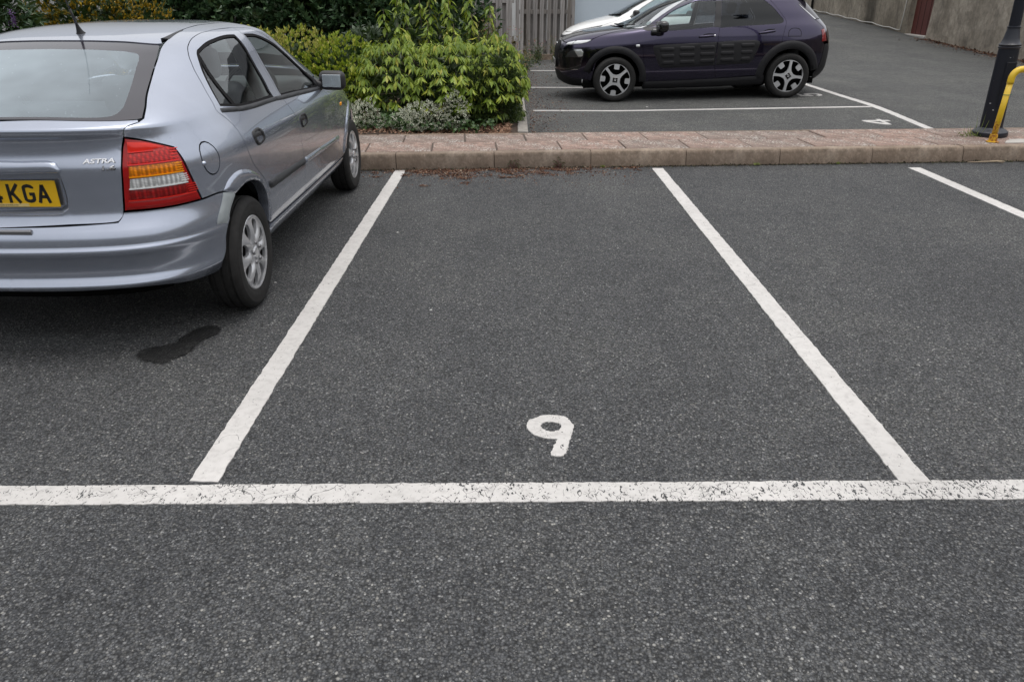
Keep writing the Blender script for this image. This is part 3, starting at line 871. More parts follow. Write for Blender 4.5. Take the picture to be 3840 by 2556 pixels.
class Body:
    """half body lofted through level outlines: rows of z, half width, rear y, front y, corner powers, bows"""
    SU, SV = 2.6, 2.3
    def __init__(s, rows, ym):
        s.rows = np.array(rows, float); s.ym = ym
        k = s.rows
        d = np.hypot(np.hypot(np.diff(k[:, 0]), np.diff(k[:, 1])), .6 * np.diff(k[:, 2]))
        s.tk = np.r_[0, np.cumsum(d)]; s.tk /= s.tk[-1]
        s.mk = slopes(s.tk, s.rows); s.hk = np.diff(s.tk)
        a = np.linspace(0, 2, 180); b = np.linspace(0, 1, 180)
        s.ga, s.gb = np.meshgrid(a, b, indexing='ij')
        s.G = s.P(s.ga, s.gb)
    def P(s, phi, tau):
        phi, tau = np.broadcast_arrays(np.asarray(phi, float), np.asarray(tau, float))
        tau = np.clip(tau, 0, 1)
        i = np.clip(np.searchsorted(s.tk, tau) - 1, 0, len(s.hk) - 1); h = s.hk[i]; t = ((tau - s.tk[i]) / h)[..., None]; h = h[..., None]
        t2 = t * t; t3 = t2 * t
        q = (2*t3-3*t2+1)*s.rows[i] + (t3-2*t2+t)*h*s.mk[i] + (3*t2-2*t3)*s.rows[i+1] + (t3-t2)*h*s.mk[i+1]
        z, W, R, Fr, nr, nf, br, bf = [q[..., k] for k in range(8)]
        rear = phi <= 1
        th = np.where(rear, phi, 2 - phi) * np.pi / 2
        n = np.where(rear, nr, nf)
        cc, ss = np.cos(th), np.sin(th)
        r = (np.abs(cc) ** n + np.abs(ss) ** n) ** (-1 / n)
        cx, cy = ss * r, cc * r
        y = np.where(rear, s.ym - (s.ym - R) * cy + br * cx**2 * cy**2, s.ym + (Fr - s.ym) * cy - bf * cx**2 * cy**2)
        return np.stack([W * cx, y, z], -1)
    def N(s, phi, tau):
        e = 2e-3
        a = s.P(np.clip(phi + e, 0, 2), tau) - s.P(np.clip(phi - e, 0, 2), tau)
        b = s.P(phi, np.clip(tau + e, 0, 1)) - s.P(phi, np.clip(tau - e, 0, 1))
        n = np.cross(a, b)
        # keep the mirror seam clean
        n[..., 0] = np.where((phi < 1e-6) | (phi > 2 - 1e-6), 0, n[..., 0])
        return n / np.maximum(np.linalg.norm(n, axis=-1, keepdims=True), 1e-12)
    def inv(s, p, w=(1, 1, 1), lo=0.0, hi=2.0):
        p = np.array(p, float); w = np.array(w, float)
        d = (((s.G - p) * w) ** 2).sum(-1)
        if lo > 0 or hi < 2: d = np.where((s.ga < lo) | (s.ga > hi), 9e9, d)
        i = np.unravel_index(d.argmin(), d.shape)
        a, b = s.ga[i], s.gb[i]; st = .008
        for _ in range(12):
            A = np.clip(a + st * np.array([-1, 0, 1, -1, 0, 1, -1, 0, 1.]), 0, 2)
            B = np.clip(b + st * np.array([-1, -1, -1, 0, 0, 0, 1, 1, 1.]), 0, 1)
            q = (((s.P(A, B) - p) * w) ** 2).sum(-1)
            k = q.argmin()
            if k == 4: st *= .4
            a, b = A[k], B[k]
        return a, b
    def par(s, pts):
        """outline points: (y,z) on the side, (x,y,z) anywhere"""
        o = []
        for p in pts:
            if len(p) == 2: a, b = s.inv((0, p[0], p[1]), (0, 1, 1), .45, 1.6)
            else:
                a, b = s.inv(p)
                if abs(p[0]) < 1e-9: a = 0.0 if p[1] < s.ym else 2.0
            o.append((a * s.SU, b * s.SV))
        return np.array(o)
    def mesh(s, outline, holes=(), sym=False, off=0.0, gap=.002, depth=.012, step=.04, bstep=.025, dome=None, corner=38.0, mirror=False, param=False):
        area = lambda q: .5 * np.sum(q[:, 0] * np.roll(q[:, 1], -1) - np.roll(q[:, 0], -1) * q[:, 1])
        def prep(pts, ccw):
            q = np.array(pts, float) if param else s.par(pts)
            if (area(q) > 0) != ccw: q = q[::-1]
            return smooth_loop(q, bstep, corner)
        O = prep(outline, True)
        Hs = [prep(h, False) for h in holes]
        P2, T, L = fill2d(O, Hs, step)
        ph, ta = P2[:, 0] / s.SU, P2[:, 1] / s.SV
        V = s.P(ph, ta); Nn = s.N(ph, ta)
        offs = np.full(len(V), off)
        if dome is not None:
            hgt, wid = dome
            d = seg_dist(V, [V[lp] for lp in L], (lambda a_, b_: (np.abs(a_[:, 0]) < 1e-6) & (np.abs(b_[:, 0]) < 1e-6)) if sym else None)
            u = np.clip(d / wid, 0, 1)
            offs = offs + hgt * np.sqrt(np.clip(1 - (1 - u) ** 2, 0, 1))
        V = V + Nn * offs[:, None]
        rimV = []; rimT = []; rimN = []
        base = len(V)
        if gap or depth:
            newV = V.copy()
            for lp in L:
                A = V[lp]; tg = np.roll(A, -1, 0) - np.roll(A, 1, 0)
                tg /= np.maximum(np.linalg.norm(tg, axis=1, keepdims=True), 1e-9)
                inw = np.cross(Nn[lp], tg)
                inw /= np.maximum(np.linalg.norm(inw, axis=1, keepdims=True), 1e-9)
                seam = np.array([sym and abs(v[0]) < 1e-6 for v in A])
                g = inw * gap; g[seam, 0] = 0
                newV[lp] = A + g
                if depth:
                    b0 = base + len(rimV); m = len(lp)
                    top = newV[lp]; bot = top - Nn[lp] * depth
                    rimV += list(top) + list(bot); rimN += list(-inw) + list(-inw)
                    for i in range(m):
                        j = (i + 1) % m
                        if seam[i] and seam[j]: continue
                        rimT += [(b0 + i, b0 + m + i, b0 + m + j), (b0 + i, b0 + m + j, b0 + j)]
            V = newV
        if dome is not None:
            # normals of the domed surface from its own faces
            Nn = np.zeros_like(V)
            fn = np.cross(V[T[:, 1]] - V[T[:, 0]], V[T[:, 2]] - V[T[:, 0]])
            for k in range(3): np.add.at(Nn, T[:, k], fn)
            Nn /= np.maximum(np.linalg.norm(Nn, axis=1, keepdims=True), 1e-12)
            if sym: Nn[np.abs(V[:, 0]) < 1e-6, 0] = 0
        if rimV:
            V = np.vstack([V, rimV]); Nn = np.vstack([Nn, rimN]); T = np.vstack([T, rimT])
        fl = np.array([-1, 1, 1.])
        if sym:
            n0 = len(V)
            V = np.vstack([V, V * fl]); Nn = np.vstack([Nn, Nn * fl]); T = np.vstack([T, T[:, ::-1] + n0])
        elif mirror:
            V = V * fl; Nn = Nn * fl; T = T[:, ::-1]
        me = mesh_tris(V, T, True)
        me.normals_split_custom_set_from_vertices([tuple(v) for v in Nn])
        return me
    def panel(s, name, outline, mat, parent, holes=(), both=True, sym=False, **kw):
        o = put(name, s.mesh(outline, holes, sym=sym, **kw), mat, parent)
        if both and not sym:
            put(name, s.mesh(outline, holes, mirror=True, **kw), mat, parent)
        return o
    def inset(s, pts, d):
        """shrink an outline by about d metres (returns param points)"""
        q = s.par(pts) if len(pts[0]) != 2 or not isinstance(pts, np.ndarray) else pts
        ar = .5 * np.sum(q[:, 0] * np.roll(q[:, 1], -1) - np.roll(q[:, 0], -1) * q[:, 1])
        if ar < 0: q = q[::-1]
        P3 = s.P(q[:, 0] / s.SU, q[:, 1] / s.SV); N3 = s.N(q[:, 0] / s.SU, q[:, 1] / s.SV)
        t1 = P3 - np.roll(P3, 1, 0); t2 = np.roll(P3, -1, 0) - P3
        t1 /= np.linalg.norm(t1, axis=1, keepdims=True); t2 /= np.linalg.norm(t2, axis=1, keepdims=True)
        n1 = np.cross(N3, t1); n2 = np.cross(N3, t2)
        b = n1 + n2; b /= np.maximum((b * n1).sum(1, keepdims=True), .35)
        return [tuple(p) for p in P3 + b * d]
    def at(s, p):
        a, b = s.inv(p) if len(p) == 3 else s.inv((0, p[0], p[1]), (0, 1, 1), .45, 1.6)
        a, b = np.array(a), np.array(b)
        return Vector(s.P(a, b)), Vector(s.N(a, b))

def arc(c, r, a0, a1, n):
    return [(c[0] + r * math.cos(math.radians(a0 + (a1 - a0) * i / n)), c[1] + r * math.sin(math.radians(a0 + (a1 - a0) * i / n))) for i in range(n + 1)]

def plate2d(outer, holes, step, zf, thick, axis='x', smooth=True):
    """flat cut-out in the (y,z) plane pushed along +x by zf(y,z); with side walls"""
    P, T, L = fill2d(outer, holes, step)
    X = np.array([zf(p[0], p[1]) for p in P])
    V = [(x, p[0], p[1]) for x, p in zip(X, P)]
    Fc = [tuple(t_) for t_ in T]
    for lp in L:
        b = len(V); m = len(lp)
        V += [V[i] for i in lp]
        V += [(V[i][0] - thick, V[i][1], V[i][2]) for i in lp]
        for i in range(m):
            j = (i + 1) % m
            Fc.append((b + i, b + m + i, b + m + j, b + j))
    me = mesh_from(V, Fc, smooth)
    bm = bmesh.new(); bm.from_mesh(me)
    for e in bm.edges:
        if len(e.link_faces) == 2 and e.calc_face_angle(0) > math.radians(40): e.smooth = False
    bm.to_mesh(me); bm.free()
    return me

def tyre_mesh(R, rim, w, grooves=3):
    h = w / 2
    prof = [(rim - .012, -h * .78), (rim, -h * .86), (rim + .01, -h * .93), ((R + rim) / 2, -h * 1.0), (R - .028, -h * .95), (R - .012, -h * .86), (R - .004, -h * .72)]
    gw = .007
    for g in range(grooves):
        c = -h * .5 + h * g / (grooves - 1) if grooves > 1 else 0
        prof += [(R, c - gw), (R - .007, c - gw * .7), (R - .007, c + gw * .7), (R, c + gw)]
    prof += [(R - .004, h * .72), (R - .012, h * .86), (R - .028, h * .95), (R - .030, h * .965), (R - .034, h * .955), ((R + rim) / 2, h * 1.0), (rim + .018, h * .955), (rim + .012, h * .93), (rim + .01, h * .935), (rim, h * .86), (rim - .012, h * .78)]
    b = MB(); b.lathe(prof, 72, 'x')
    me = mesh_from(b.v, b.f, True)
    bm = bmesh.new(); bm.from_mesh(me); bmesh.ops.recalc_face_normals(bm, faces=bm.faces)
    for e in bm.edges:
        if len(e.link_faces) == 2 and e.calc_face_angle(0) > math.radians(45): e.smooth = False
    bm.to_mesh(me); bm.free()
    return me

def text_mesh(txt, size, depth, width=None, bold=0.0, slant=0.0):
    """lettering as solid geometry, in the xy plane, from Blender's built-in font"""
    cu = bpy.data.curves.new("t", 'FONT'); cu.body = txt; cu.size = size; cu.extrude = depth; cu.shear = slant
    cu.offset = bold; cu.align_x = 'LEFT'; cu.resolution_u = 3
    o = bpy.data.objects.new("t", cu); COL.objects.link(o)
    dg = bpy.context.evaluated_depsgraph_get(); dg.update()
    me = bpy.data.meshes.new_from_object(o.evaluated_get(dg))
    bpy.data.objects.remove(o); bpy.data.curves.remove(cu)
    if width:
        x = [v.co.x for v in me.vertices]; k = width / (max(x) - min(x)); x0 = min(x)
        for v in me.vertices: v.co.x = (v.co.x - x0) * k
    me.materials.clear()
    return me

def seat(parent, x, y, z, mat, head=True, back_h=.58, w=.48, lean=-.25):
    """a car seat: cushion, backrest and headrest"""
    b = MB(); b.box((x, y, z), (w, .50, .16), bev=.05)
    o = b.build("seat", mat, parent, True)
    R = Matrix.Rotation(lean, 3, 'X').inverted()
    b = MB(); b.box(Vector((x, y - .24, z + .05)) + R @ Vector((0, 0, back_h / 2)), (w * .96, .13, back_h), R, .05)
    b.build("backrest", mat, o, True)
    if head:
        b = MB(); b.box(Vector((x, y - .25, z + .05)) + R @ Vector((0, 0, back_h + .11)), (w * .56, .10, .17), R, .045)
        for sx in (-.06, .06):
            b.tube([Vector((x + sx, y - .25, z + .05)) + R @ Vector((0, 0, back_h - .06)), Vector((x + sx, y - .25, z + .05)) + R @ Vector((0, 0, back_h + .08))], .007, 6)
        b.build("headrest", mat, o, True)
    return o

def wheel_wells(parent, yc, zc, r, x0, x1, amax=78):
    """dark arch liner over one wheel on each side, closed on the inboard side"""
    for s_ in (-1, 1):
        n = 16; V = []; Fc = []
        for i in range(n + 1):
            a = math.radians(90 - amax + 2 * amax * i / n)
            c, z = math.cos(a), math.sin(a)
            V += [(s_ * x1, yc + r * c, zc + r * z), (s_ * x0, yc + r * c, zc + r * z), (s_ * x0, yc + .02 * c, zc)]
        for i in range(n):
            a = 3 * i
            Fc += [(a, a + 3, a + 4, a + 1), (a + 1, a + 4, a + 5, a + 2)]
        put("wheel_well", mesh_from(V, Fc), M["inner_dark"], parent)
# ------------------------------------------------------------------ silver hatchback
hatch_car = empty("parked_hatchback", (-2.146, 3.70, 0), -.005,
    "silver blue five-door hatchback with yellow number plate, parked left of the empty bay", "car")
A_ROWS = [
(.22,.72,-.56,3.22,6,5,.10,.25),(.30,.80,-.640,3.34,6,5,.10,.25),(.335,.820,-.674,3.38,6,5,.10,.25),(.348,.826,-.684,3.38,6,5,.10,.25),(.385,.834,-.662,3.40,6,5,.10,.25),(.41,.837,-.660,3.40,6,5,.10,.25),
(.47,.843,-.682,3.41,6,5,.10,.25),(.510,.849,-.704,3.41,6,5,.10,.25),(.522,.851,-.704,3.41,6,5,.10,.25),(.531,.850,-.688,3.40,6,5,.10,.25),(.55,.851,-.688,3.40,6,5,.10,.25),(.585,.853,-.676,3.38,6,5,.10,.25),(.615,.854,-.655,3.38,6,5,.10,.25),
(.66,.855,-.635,3.34,6,5,.10,.25),(.75,.855,-.635,3.22,6,5,.10,.25),(.84,.848,-.640,2.98,6,5,.10,.25),(.91,.822,-.622,2.62,6,4.5,.10,.25),
(.96,.795,-.626,2.40,6,4.5,.10,.2),(.995,.775,-.648,2.30,6,4.5,.10,.2),(1.03,.755,-.585,2.22,6,4.5,.10,.2),(1.08,.726,-.47,2.10,5.5,4.5,.10,.2),
(1.16,.68,-.25,1.93,5,4.5,.10,.2),(1.22,.645,-.08,1.80,5,4.5,.10,.2),(1.265,.61,.06,1.69,5,4.5,.08,.15),(1.295,.575,.17,1.60,5,4.5,.08,.1),
(1.32,.52,.32,1.50,4.5,4,.06,.1),(1.335,.45,.45,1.42,4,4,.05,.1),(1.35,.30,.70,1.32,3.5,3.5,.0,.0),(1.355,.0,1.1,1.15,3,3,0,0)]
A = Body(A_ROWS, 1.15)
SP = M["silver_paint"]; C_ = hatch_car
# --- tailgate
HE = [(.461,.194,1.274),(.494,.021,1.213),(.527,-.139,1.150),(.568,-.309,1.086),(.589,-.375,1.059),(.608,-.454,1.024)]
HL = [(.600,-.489,1.014),(.565,-.542,.998),(.557,-.546,.988),(.552,-.549,.955),(.540,-.557,.913),(.535,-.580,.845),(.520,-.583,.746),(.507,-.587,.657),(.503,-.592,.641),(.490,-.603,.626),(.289,-.638,.618),(0,-.654,.611)]
WB = [(.590,-.474,1.021),(.491,-.533,1.026),(.25,-.566,1.031),(0,-.580,1.033)]
REC = [(.296,-.62,.842),(.303,-.62,.72),(.296,-.62,.682),(.27,-.62,.664),(0,-.63,.655)]
tg = A.panel("tailgate", [(0,-.580,1.031)] + WB[:3][::-1][0:0] + [(.25,-.566,1.029),(.491,-.533,1.024),(.592,-.476,1.019)] + HL[0:] + [(0,-.63,.655)] + REC[::-1][1:] + [(.15,-.62,.842),(0,-.62,.842)], SP, C_, sym=True, step=.03)
A.panel("tailgate_spoiler", [(0,.245,1.309),(.2,.241,1.307),(.426,.262,1.297),(.455,.199,1.277),(.440,.184,1.275),(.299,.164,1.287),(.168,.161,1.290),(0,.166,1.292)], SP, C_, sym=True, off=.003, depth=.010)
FI = [(0,.053,1.262),(.14,.053,1.2605),(.254,.053,1.258),(.355,.054,1.252),(.398,.046,1.243),(.414,.024,1.233),(.442,-.089,1.189),(.474,-.222,1.139),(.499,-.335,1.098),(.514,-.416,1.067),(.512,-.461,1.051),(.500,-.491,1.041),(.470,-.512,1.037),(.25,-.546,1.043),(0,-.560,1.043)]
WO = [(0,.163,1.291),(.168,.158,1.289),(.299,.161,1.286),(.437,.180,1.274),(.452,.17,1.268),(.488,.021,1.213),(.521,-.139,1.150),(.561,-.309,1.086),(.582,-.375,1.059),(.600,-.454,1.025),(.588,-.470,1.022),(.491,-.530,1.027),(.25,-.562,1.032),(0,-.576,1.034)]
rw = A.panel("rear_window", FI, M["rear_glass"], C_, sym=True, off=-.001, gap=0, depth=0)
A.panel("window_border", WO + FI[::-1], M["frit"], rw, sym=True, off=-.001, gap=0, depth=0, corner=30)
# plate recess: back wall, sloping sides, bright shelf
b = MB()
rec = [(0,.842),(.296,.842),(.303,.72),(.296,.682),(.27,.664),(0,.655)]
def ry_(x): return -.632 + .10 * (x / .855) ** 2
front = [(x * 1.03, ry_(x) + .007, z + (.01 if z > .8 else -.008)) for x, z in rec]
back = [(x * .93, -.598 + .01 * (x / .3) ** 2, .842 - (.842 - z) * (.93 if z < .8 else 1) - (.012 if z > .8 else 0)) for x, z in rec]
vs = front + back
fs = [(i, i + 1, i + 7, i + 6) for i in range(5)] + [(6, 7, 8, 9, 10, 11)]
b.add(vs, [f[::-1] for f in fs])
b.add([(-x, y, z) for x, y, z in vs], fs)
b.build("plate_recess", SP, tg)
# grab bar above the plate
hb = [(0,-.625,.880),(.15,-.625,.8805),(.268,-.62,.880),(.292,-.62,.872),(.306,-.626,.846),(.304,-.627,.836),(.15,-.63,.833),(0,-.63,.832)]
A.panel("grab_bar", hb, SP, tg, sym=True, off=.004, depth=.03, gap=0, step=.012, bstep=.012, dome=(.012, .022))
# number plate
pl = MB(); pl.box((0, -.606, .742), (.520, .004, .111), bev=.0018)
plate = pl.build("number_plate", M["plate_yellow"], tg)
def strokes(lines, w, y0, th=.001):
    b = MB()
    for ln in lines:
        P = np.array(ln, float); n = len(P)
        L_ = []; R_ = []
        for i in range(n):
            d0 = P[i] - P[max(i - 1, 0)]; d1 = P[min(i + 1, n - 1)] - P[i]
            a = d0 / max(np.linalg.norm(d0), 1e-9) + d1 / max(np.linalg.norm(d1), 1e-9)
            a /= np.linalg.norm(a); nn = np.array([-a[1], a[0]])
            k = 1.0
            if 0 < i < n - 1:
                dd = d1 / np.linalg.norm(d1); k = 1 / max(.5, abs(np.dot(nn, [-dd[1], dd[0]])))
            L_.append(P[i] + nn * w / 2 * k); R_.append(P[i] - nn * w / 2 * k)
        vs = [(q[0], y0, q[1]) for q in L_] + [(q[0], y0, q[1]) for q in R_] + [(q[0], y0 + th, q[1]) for q in L_] + [(q[0], y0 + th, q[1]) for q in R_]
        fs = [(i, n + i, n + i + 1, i + 1) for i in range(n - 1)]
        b.add(vs, fs)
    return b
gl = [(.0415, .062)] + [(.025 + .0185 * math.cos(a_), .060 + .0120 * math.sin(a_)) for a_ in [math.radians(k) for k in (20, 50, 90, 130, 160)]] + [(.007, .052), (.007, .027)] + [(.025 + .018 * math.cos(a_), .019 + .012 * math.sin(a_)) for a_ in [math.radians(k) for k in (200, 230, 270, 310, 340)]] + [(.043, .022), (.043, .037), (.026, .037)]
for ch, x0 in (([[(.007, 0), (.007, .079)], [(.046, .079), (.012, .034)], [(.018, .045), (.047, 0)]], .0525), ([gl], .1165), ([[(.003, 0), (.0245, .076)], [(.046, 0), (.0245, .076)], [(.012, .026), (.038, .026)]], .1770), ([[(.036, 0), (.036, .079), (.005, .025)], [(0, .022), (.050, .022)]], -.022)):
    strokes(ch, .0135, 0).build("plate_letter", M["plate_black"], plate, loc=(x0, -.6092, .7045))
b = MB(); b.box((-.02, -.6086, .6955), (.30, .0012, .013)); stk = b.build("plate_sticker", M["sticker"], plate)
me = text_mesh("ODEN & SONS LTD", .0085, .0002, .085)
for v in me.vertices: v.co = Vector((v.co.x, -v.co.z, v.co.y))
put("sticker_text", me, M["plate_black"], stk, (0.0, -.6095, .6925))
b = MB(); b.lathe([(0, .002), (.005, .0015), (.006, 0)], 10, 'y', (.107, -.6085, .757)); b.build("plate_screw", M["dull_metal"], plate, True)
# badges
def badge(txt, x0, x1, z0, h):
    me = text_mesh(txt, h * 1.35, .0022, x1 - x0, .0006, .12)
    ys_ = [v.co.y for v in me.vertices]; k = h / (max(ys_) - min(ys_)); y0 = min(ys_)
    for v in me.vertices:
        x = x0 + v.co.x; z = z0 + (v.co.y - y0) * k
        a_, bb = A.inv((x, 0, z), (1, 0, 1), 0, .5); q = A.P(np.array(a_), np.array(bb))
        v.co = Vector((x, q[1] - v.co.z - .0015, z))
    bg = me.copy(); bg.materials.clear()
    cxm = sum(v.co.x for v in bg.vertices) / len(bg.vertices)
    for v in bg.vertices: v.co = v.co + Vector((.0012 * (1 if v.co.x > cxm else -1), .0022, -.0018))
    o = put("badge", me, M["chrome"], tg)
    put("badge_edge", bg, M["soft_black"], o)
    return o
badge("ASTRA", .396, .515, .867, .0180); badge("1.6", .466, .514, .839, .0185)
# --- roof, side frame, quarter, doors
GUT = [(.454,.29,1.297),(.433,.505,1.324),(.415,.737,1.337),(.412,.945,1.340),(.423,1.191,1.339),(.44,1.30,1.332)]
A.panel("roof", [(0,.252,1.311),(.2,.248,1.309),(.423,.272,1.299)] + [(x - .006, y, z) for x, y, z in GUT[1:]] + [(.42,1.37,1.325),(.3,1.44,1.3255),(0,1.48,1.3235),(0,1.16,1.356),(0,1.10,1.356)], SP, C_, sym=True, step=.06)
A.panel("roof_moulding", [(.428,.275,1.299),(.430,.40,1.312),(.424,.52,1.3245),(.436,.52,1.3235),(.446,.40,1.3105),(.458,.283,1.295)], M["grey_plastic"], C_, off=.001, gap=.0, depth=.006, step=.02)
DR = [(.295,.367),(.311,.404),(.291,.485),(.249,.594),(.168,.667),(.105,.721),(.064,.784),(.042,.854),(.030,.912),(.000,.959),(-.035,.990),(-.030,1.016),(.048,1.111),(.131,1.186),(.199,1.230),(.263,1.260),(.346,1.284),(.481,1.306),(.661,1.3165)]
DT = [(1.0,1.319),(1.12,1.314),(1.21,1.306)]
DF = [(1.334,1.244),(1.473,1.147),(1.585,1.053),(1.70,.975)]
QA = [(.258,.38),(.262,.43),(.255,.49),(.232,.55),(.19,.60),(.13,.633),(.05,.652),(-.03,.655),(-.10,.643),(-.15,.633)]
FUEL = [(.79+.0, -.283 + .0585 * math.cos(t_), .826 + .0735 * math.sin(t_)) for t_ in [i * math.pi / 9 for i in range(18)]]
FUEL = [(p[1], p[2]) for p in FUEL]
LT = [(.556,-.549,.958),(.607,-.516,.946),(.654,-.478,.927),(.685,-.449,.911),(.704,-.430,.901)]
LR = [(.725,-.430,.854),(.739,-.420,.794),(.750,-.401,.727),(.759,-.383,.666)]
quarter = A.panel("quarter_panel", HE[0:1] + HE[1:] + HL[0:3] + [(.557,-.549,.962)] + [(x, y, z + .003) for x, y, z in LT[1:]] + [(x + .002, y + .006, z) for x, y, z in LR] + [(.806,-.249,.667),(-.243,.666)][:1] + [(-.165,.648)] + QA[::-1] + DR + DT + DF + [(.69,1.98,1.075),(.63,1.78,1.165),(.55,1.57,1.255),(.49,1.44,1.305)] + GUT[::-1], SP, C_, holes=[FUEL], step=.035)
fl = A.panel("fuel_flap", [(-.283 + .056 * math.cos(t_), .826 + .071 * math.sin(t_)) for t_ in [i * math.pi / 9 for i in range(18)]], SP, C_, both=False, step=.02)
b = MB(); p_, n_ = A.at((-.333, .812)); b.lathe([(.012, -.004), (.011, .004), (.006, .008), (0, .009)], 12, 'x', p_); b.build("finger_notch", SP, fl, True)
RG = [(.285,1.243),(.406,1.268),(.571,1.285),(.743,1.292),(.852,1.289),(.838,1.241),(.800,1.129),(.772,1.04),(.750,.968),(.216,.986),(.024,1.012),(.087,1.100),(.173,1.176),(.255,1.230)]
FG = [(.992,1.286),(1.099,1.282),(1.247,1.255),(1.390,1.195),(1.484,1.130),(1.585,1.048),(1.672,.965),(1.665,.928),(1.554,.926),(.884,.958),(.902,1.02),(.940,1.14)]
SEAM = [(1.016,.362),(1.022,.50),(1.004,.60),(.985,.70),(.957,.79),(.925,.86),(.888,.91),(.862,.95),(.872,1.00),(.895,1.08),(.928,1.18),(.965,1.26)]
rd = A.panel("rear_door", DR + [(1.0,1.319)] + SEAM[::-1], SP, C_, holes=[RG], step=.035)
fd_out = SEAM + [(1.0,1.319),(1.12,1.314),(1.21,1.306)] + DF + [(1.753,.905),(1.819,.853),(1.872,.812),(1.968,.718),(2.007,.622),(2.019,.553),(2.004,.500),(1.969,.418),(1.885,.357)]
fd = A.panel("front_door", fd_out, SP, C_, holes=[FG], step=.035)
for nm, G_, dr_, gm in (("rear_door_window", RG, rd, "car_glass"), ("front_door_window", FG, fd, "car_glass")):
    ins = A.inset(G_, .012)
    A.panel("window_seal", G_, M["rubber_seal"], dr_, holes=[ins], off=-.003, gap=-.002, depth=.01, step=.03, bstep=.03)
    A.panel(nm, A.inset(G_, .010), M[gm], dr_, off=-.008, gap=0, depth=0, step=.06)
A.panel("window_divider", [(.262,1.232),(.285,1.243),(.222,.986),(.186,.986)], M["rubber_seal"], rd, off=-.004, gap=0, depth=.01, step=.03)
A.panel("belt_moulding", [(.005,1.003),(.216,.985),(.752,.966),(.752,.945),(.216,.962),(.0,.984)], M["grey_plastic"], rd, off=.001, gap=0, depth=.012, step=.012, bstep=.02, dome=(.007,.010))
A.panel("belt_moulding", [(.757,.966),(.884,.960),(1.554,.928),(1.70,.920),(1.715,.902),(1.554,.906),(.86,.938),(.757,.945)], M["grey_plastic"], fd, off=.001, gap=0, depth=.012, step=.012, bstep=.02, dome=(.007,.010))
A.panel("door_strip", [(.287,.594),(1.000,.575),(1.010,.566),(1.012,.541),(1.002,.533),(.312,.549),(.290,.562)], M["grey_plastic"], rd, off=0, gap=0, depth=.006, step=.014, bstep=.02, dome=(.012,.012))
A.panel("door_strip", [(1.030,.574),(1.987,.549),(1.999,.538),(2.000,.516),(1.990,.509),(1.040,.530),(1.030,.538)], SP, fd, off=0, gap=0, depth=.006, step=.014, bstep=.02, dome=(.012,.012))
# door handles: oval surround, scooped cup, pull flap
for y0, z0, dr_ in ((.243, .834, rd), (1.085, .790, fd)):
    ov = [(y0 - .074, z0 + .012), (y0 - .066, z0 + .032), (y0 - .02, z0 + .039), (y0 + .045, z0 + .036), (y0 + .068, z0 + .024), (y0 + .076, z0 - .010), (y0 + .070, z0 - .030), (y0 + .02, z0 - .040), (y0 - .045, z0 - .036), (y0 - .066, z0 - .022)]
    inn = [(y0 - .048, z0 + .008), (y0 - .040, z0 + .022), (y0, z0 + .026), (y0 + .040, z0 + .020), (y0 + .052, z0 - .006), (y0 + .044, z0 - .024), (y0, z0 - .029), (y0 - .036, z0 - .022)]
    h = A.panel("door_handle", ov, M["black_plastic"], dr_, holes=[inn], off=.001, gap=0, depth=.012, step=.010, bstep=.012, dome=(.008, .012))
    A.panel("handle_cup", inn, M["soft_black"], dr_, off=-.012, gap=-.003, depth=0, step=.02)
    A.panel("handle_flap", [(y0 - .046, z0 + .010), (y0 - .038, z0 + .021), (y0, z0 + .025), (y0 + .039, z0 + .019), (y0 + .047, z0 - .001), (y0, z0 + .000), (y0 - .044, z0 + .002)], M["black_plastic"], dr_, off=.001, gap=0, depth=.012, step=.010, bstep=.012, dome=(.005, .012))
# --- rear bumper
BT = [(0,-.655,.606),(.289,-.638,.611),(.484,-.603,.617),(.499,-.592,.638),(.507,-.587,.659),(.57,-.565,.659),(.64,-.526,.659),(.714,-.455,.660),(.759,-.383,.661),(.806,-.249,.663)]
rb = A.panel("rear_bumper", BT + [(-.165,.645),(-.150,.632),(-.212,.578),(-.250,.520),(-.268,.447),(-.275,.38),(-.272,.29),(.66,-.47,.312),(.60,-.56,.326),(.504,-.614,.336),(.229,-.655,.336),(0,-.668,.338)], SP, C_, sym=True, step=.022, bstep=.02)
A.panel("bumper_corner_guard", [(-.243,.660),(-.168,.643),(-.152,.630),(-.216,.578),(-.262,.522),(-.335,.534),(-.290,.600)], M["primer_grey"], rb, off=.002, gap=0, depth=.006, step=.016, bstep=.016, dome=(.006,.02))
A.panel("arch_flare", [(-.241,.666),(-.19,.705),(-.11,.727),(-.006,.718),(.104,.681),(.184,.629),(.238,.565),(.272,.49),(.284,.42),(.282,.375)] + QA + [(-.165,.640)], SP, quarter, off=.0, gap=0, depth=.05, step=.012, bstep=.016, dome=(.013,.035), corner=45)
zs_ = .5315; up_ = []; dn_ = []
for x in (0, .15, .3, .45, .56, .64, .70, .75):
    a_, bb = A.inv((x, 0, zs_), (1, 0, 1), 0.0, .85); q = A.P(np.array(a_), np.array(bb)); up_.append((x, q[1], zs_ + .0016)); dn_.append((x, q[1], zs_ - .0016))
for y in (-.40, -.345):
    a_, bb = A.inv((0, y, zs_), (0, 1, 1), .45, 1.6); q = A.P(np.array(a_), np.array(bb)); up_.append((q[0], y, zs_ + .0016)); dn_.append((q[0], y, zs_ - .0016))
A.panel("bumper_seam", up_ + dn_[::-1], M["soft_black"], rb, sym=True, off=.0008, gap=0, depth=0, step=0, bstep=.03, corner=60)
b = MB(); b.box((0, -.668, .595), (.30, .02, .020), bev=.004); b.build("bumper_lamp", M["dull_metal"], rb)
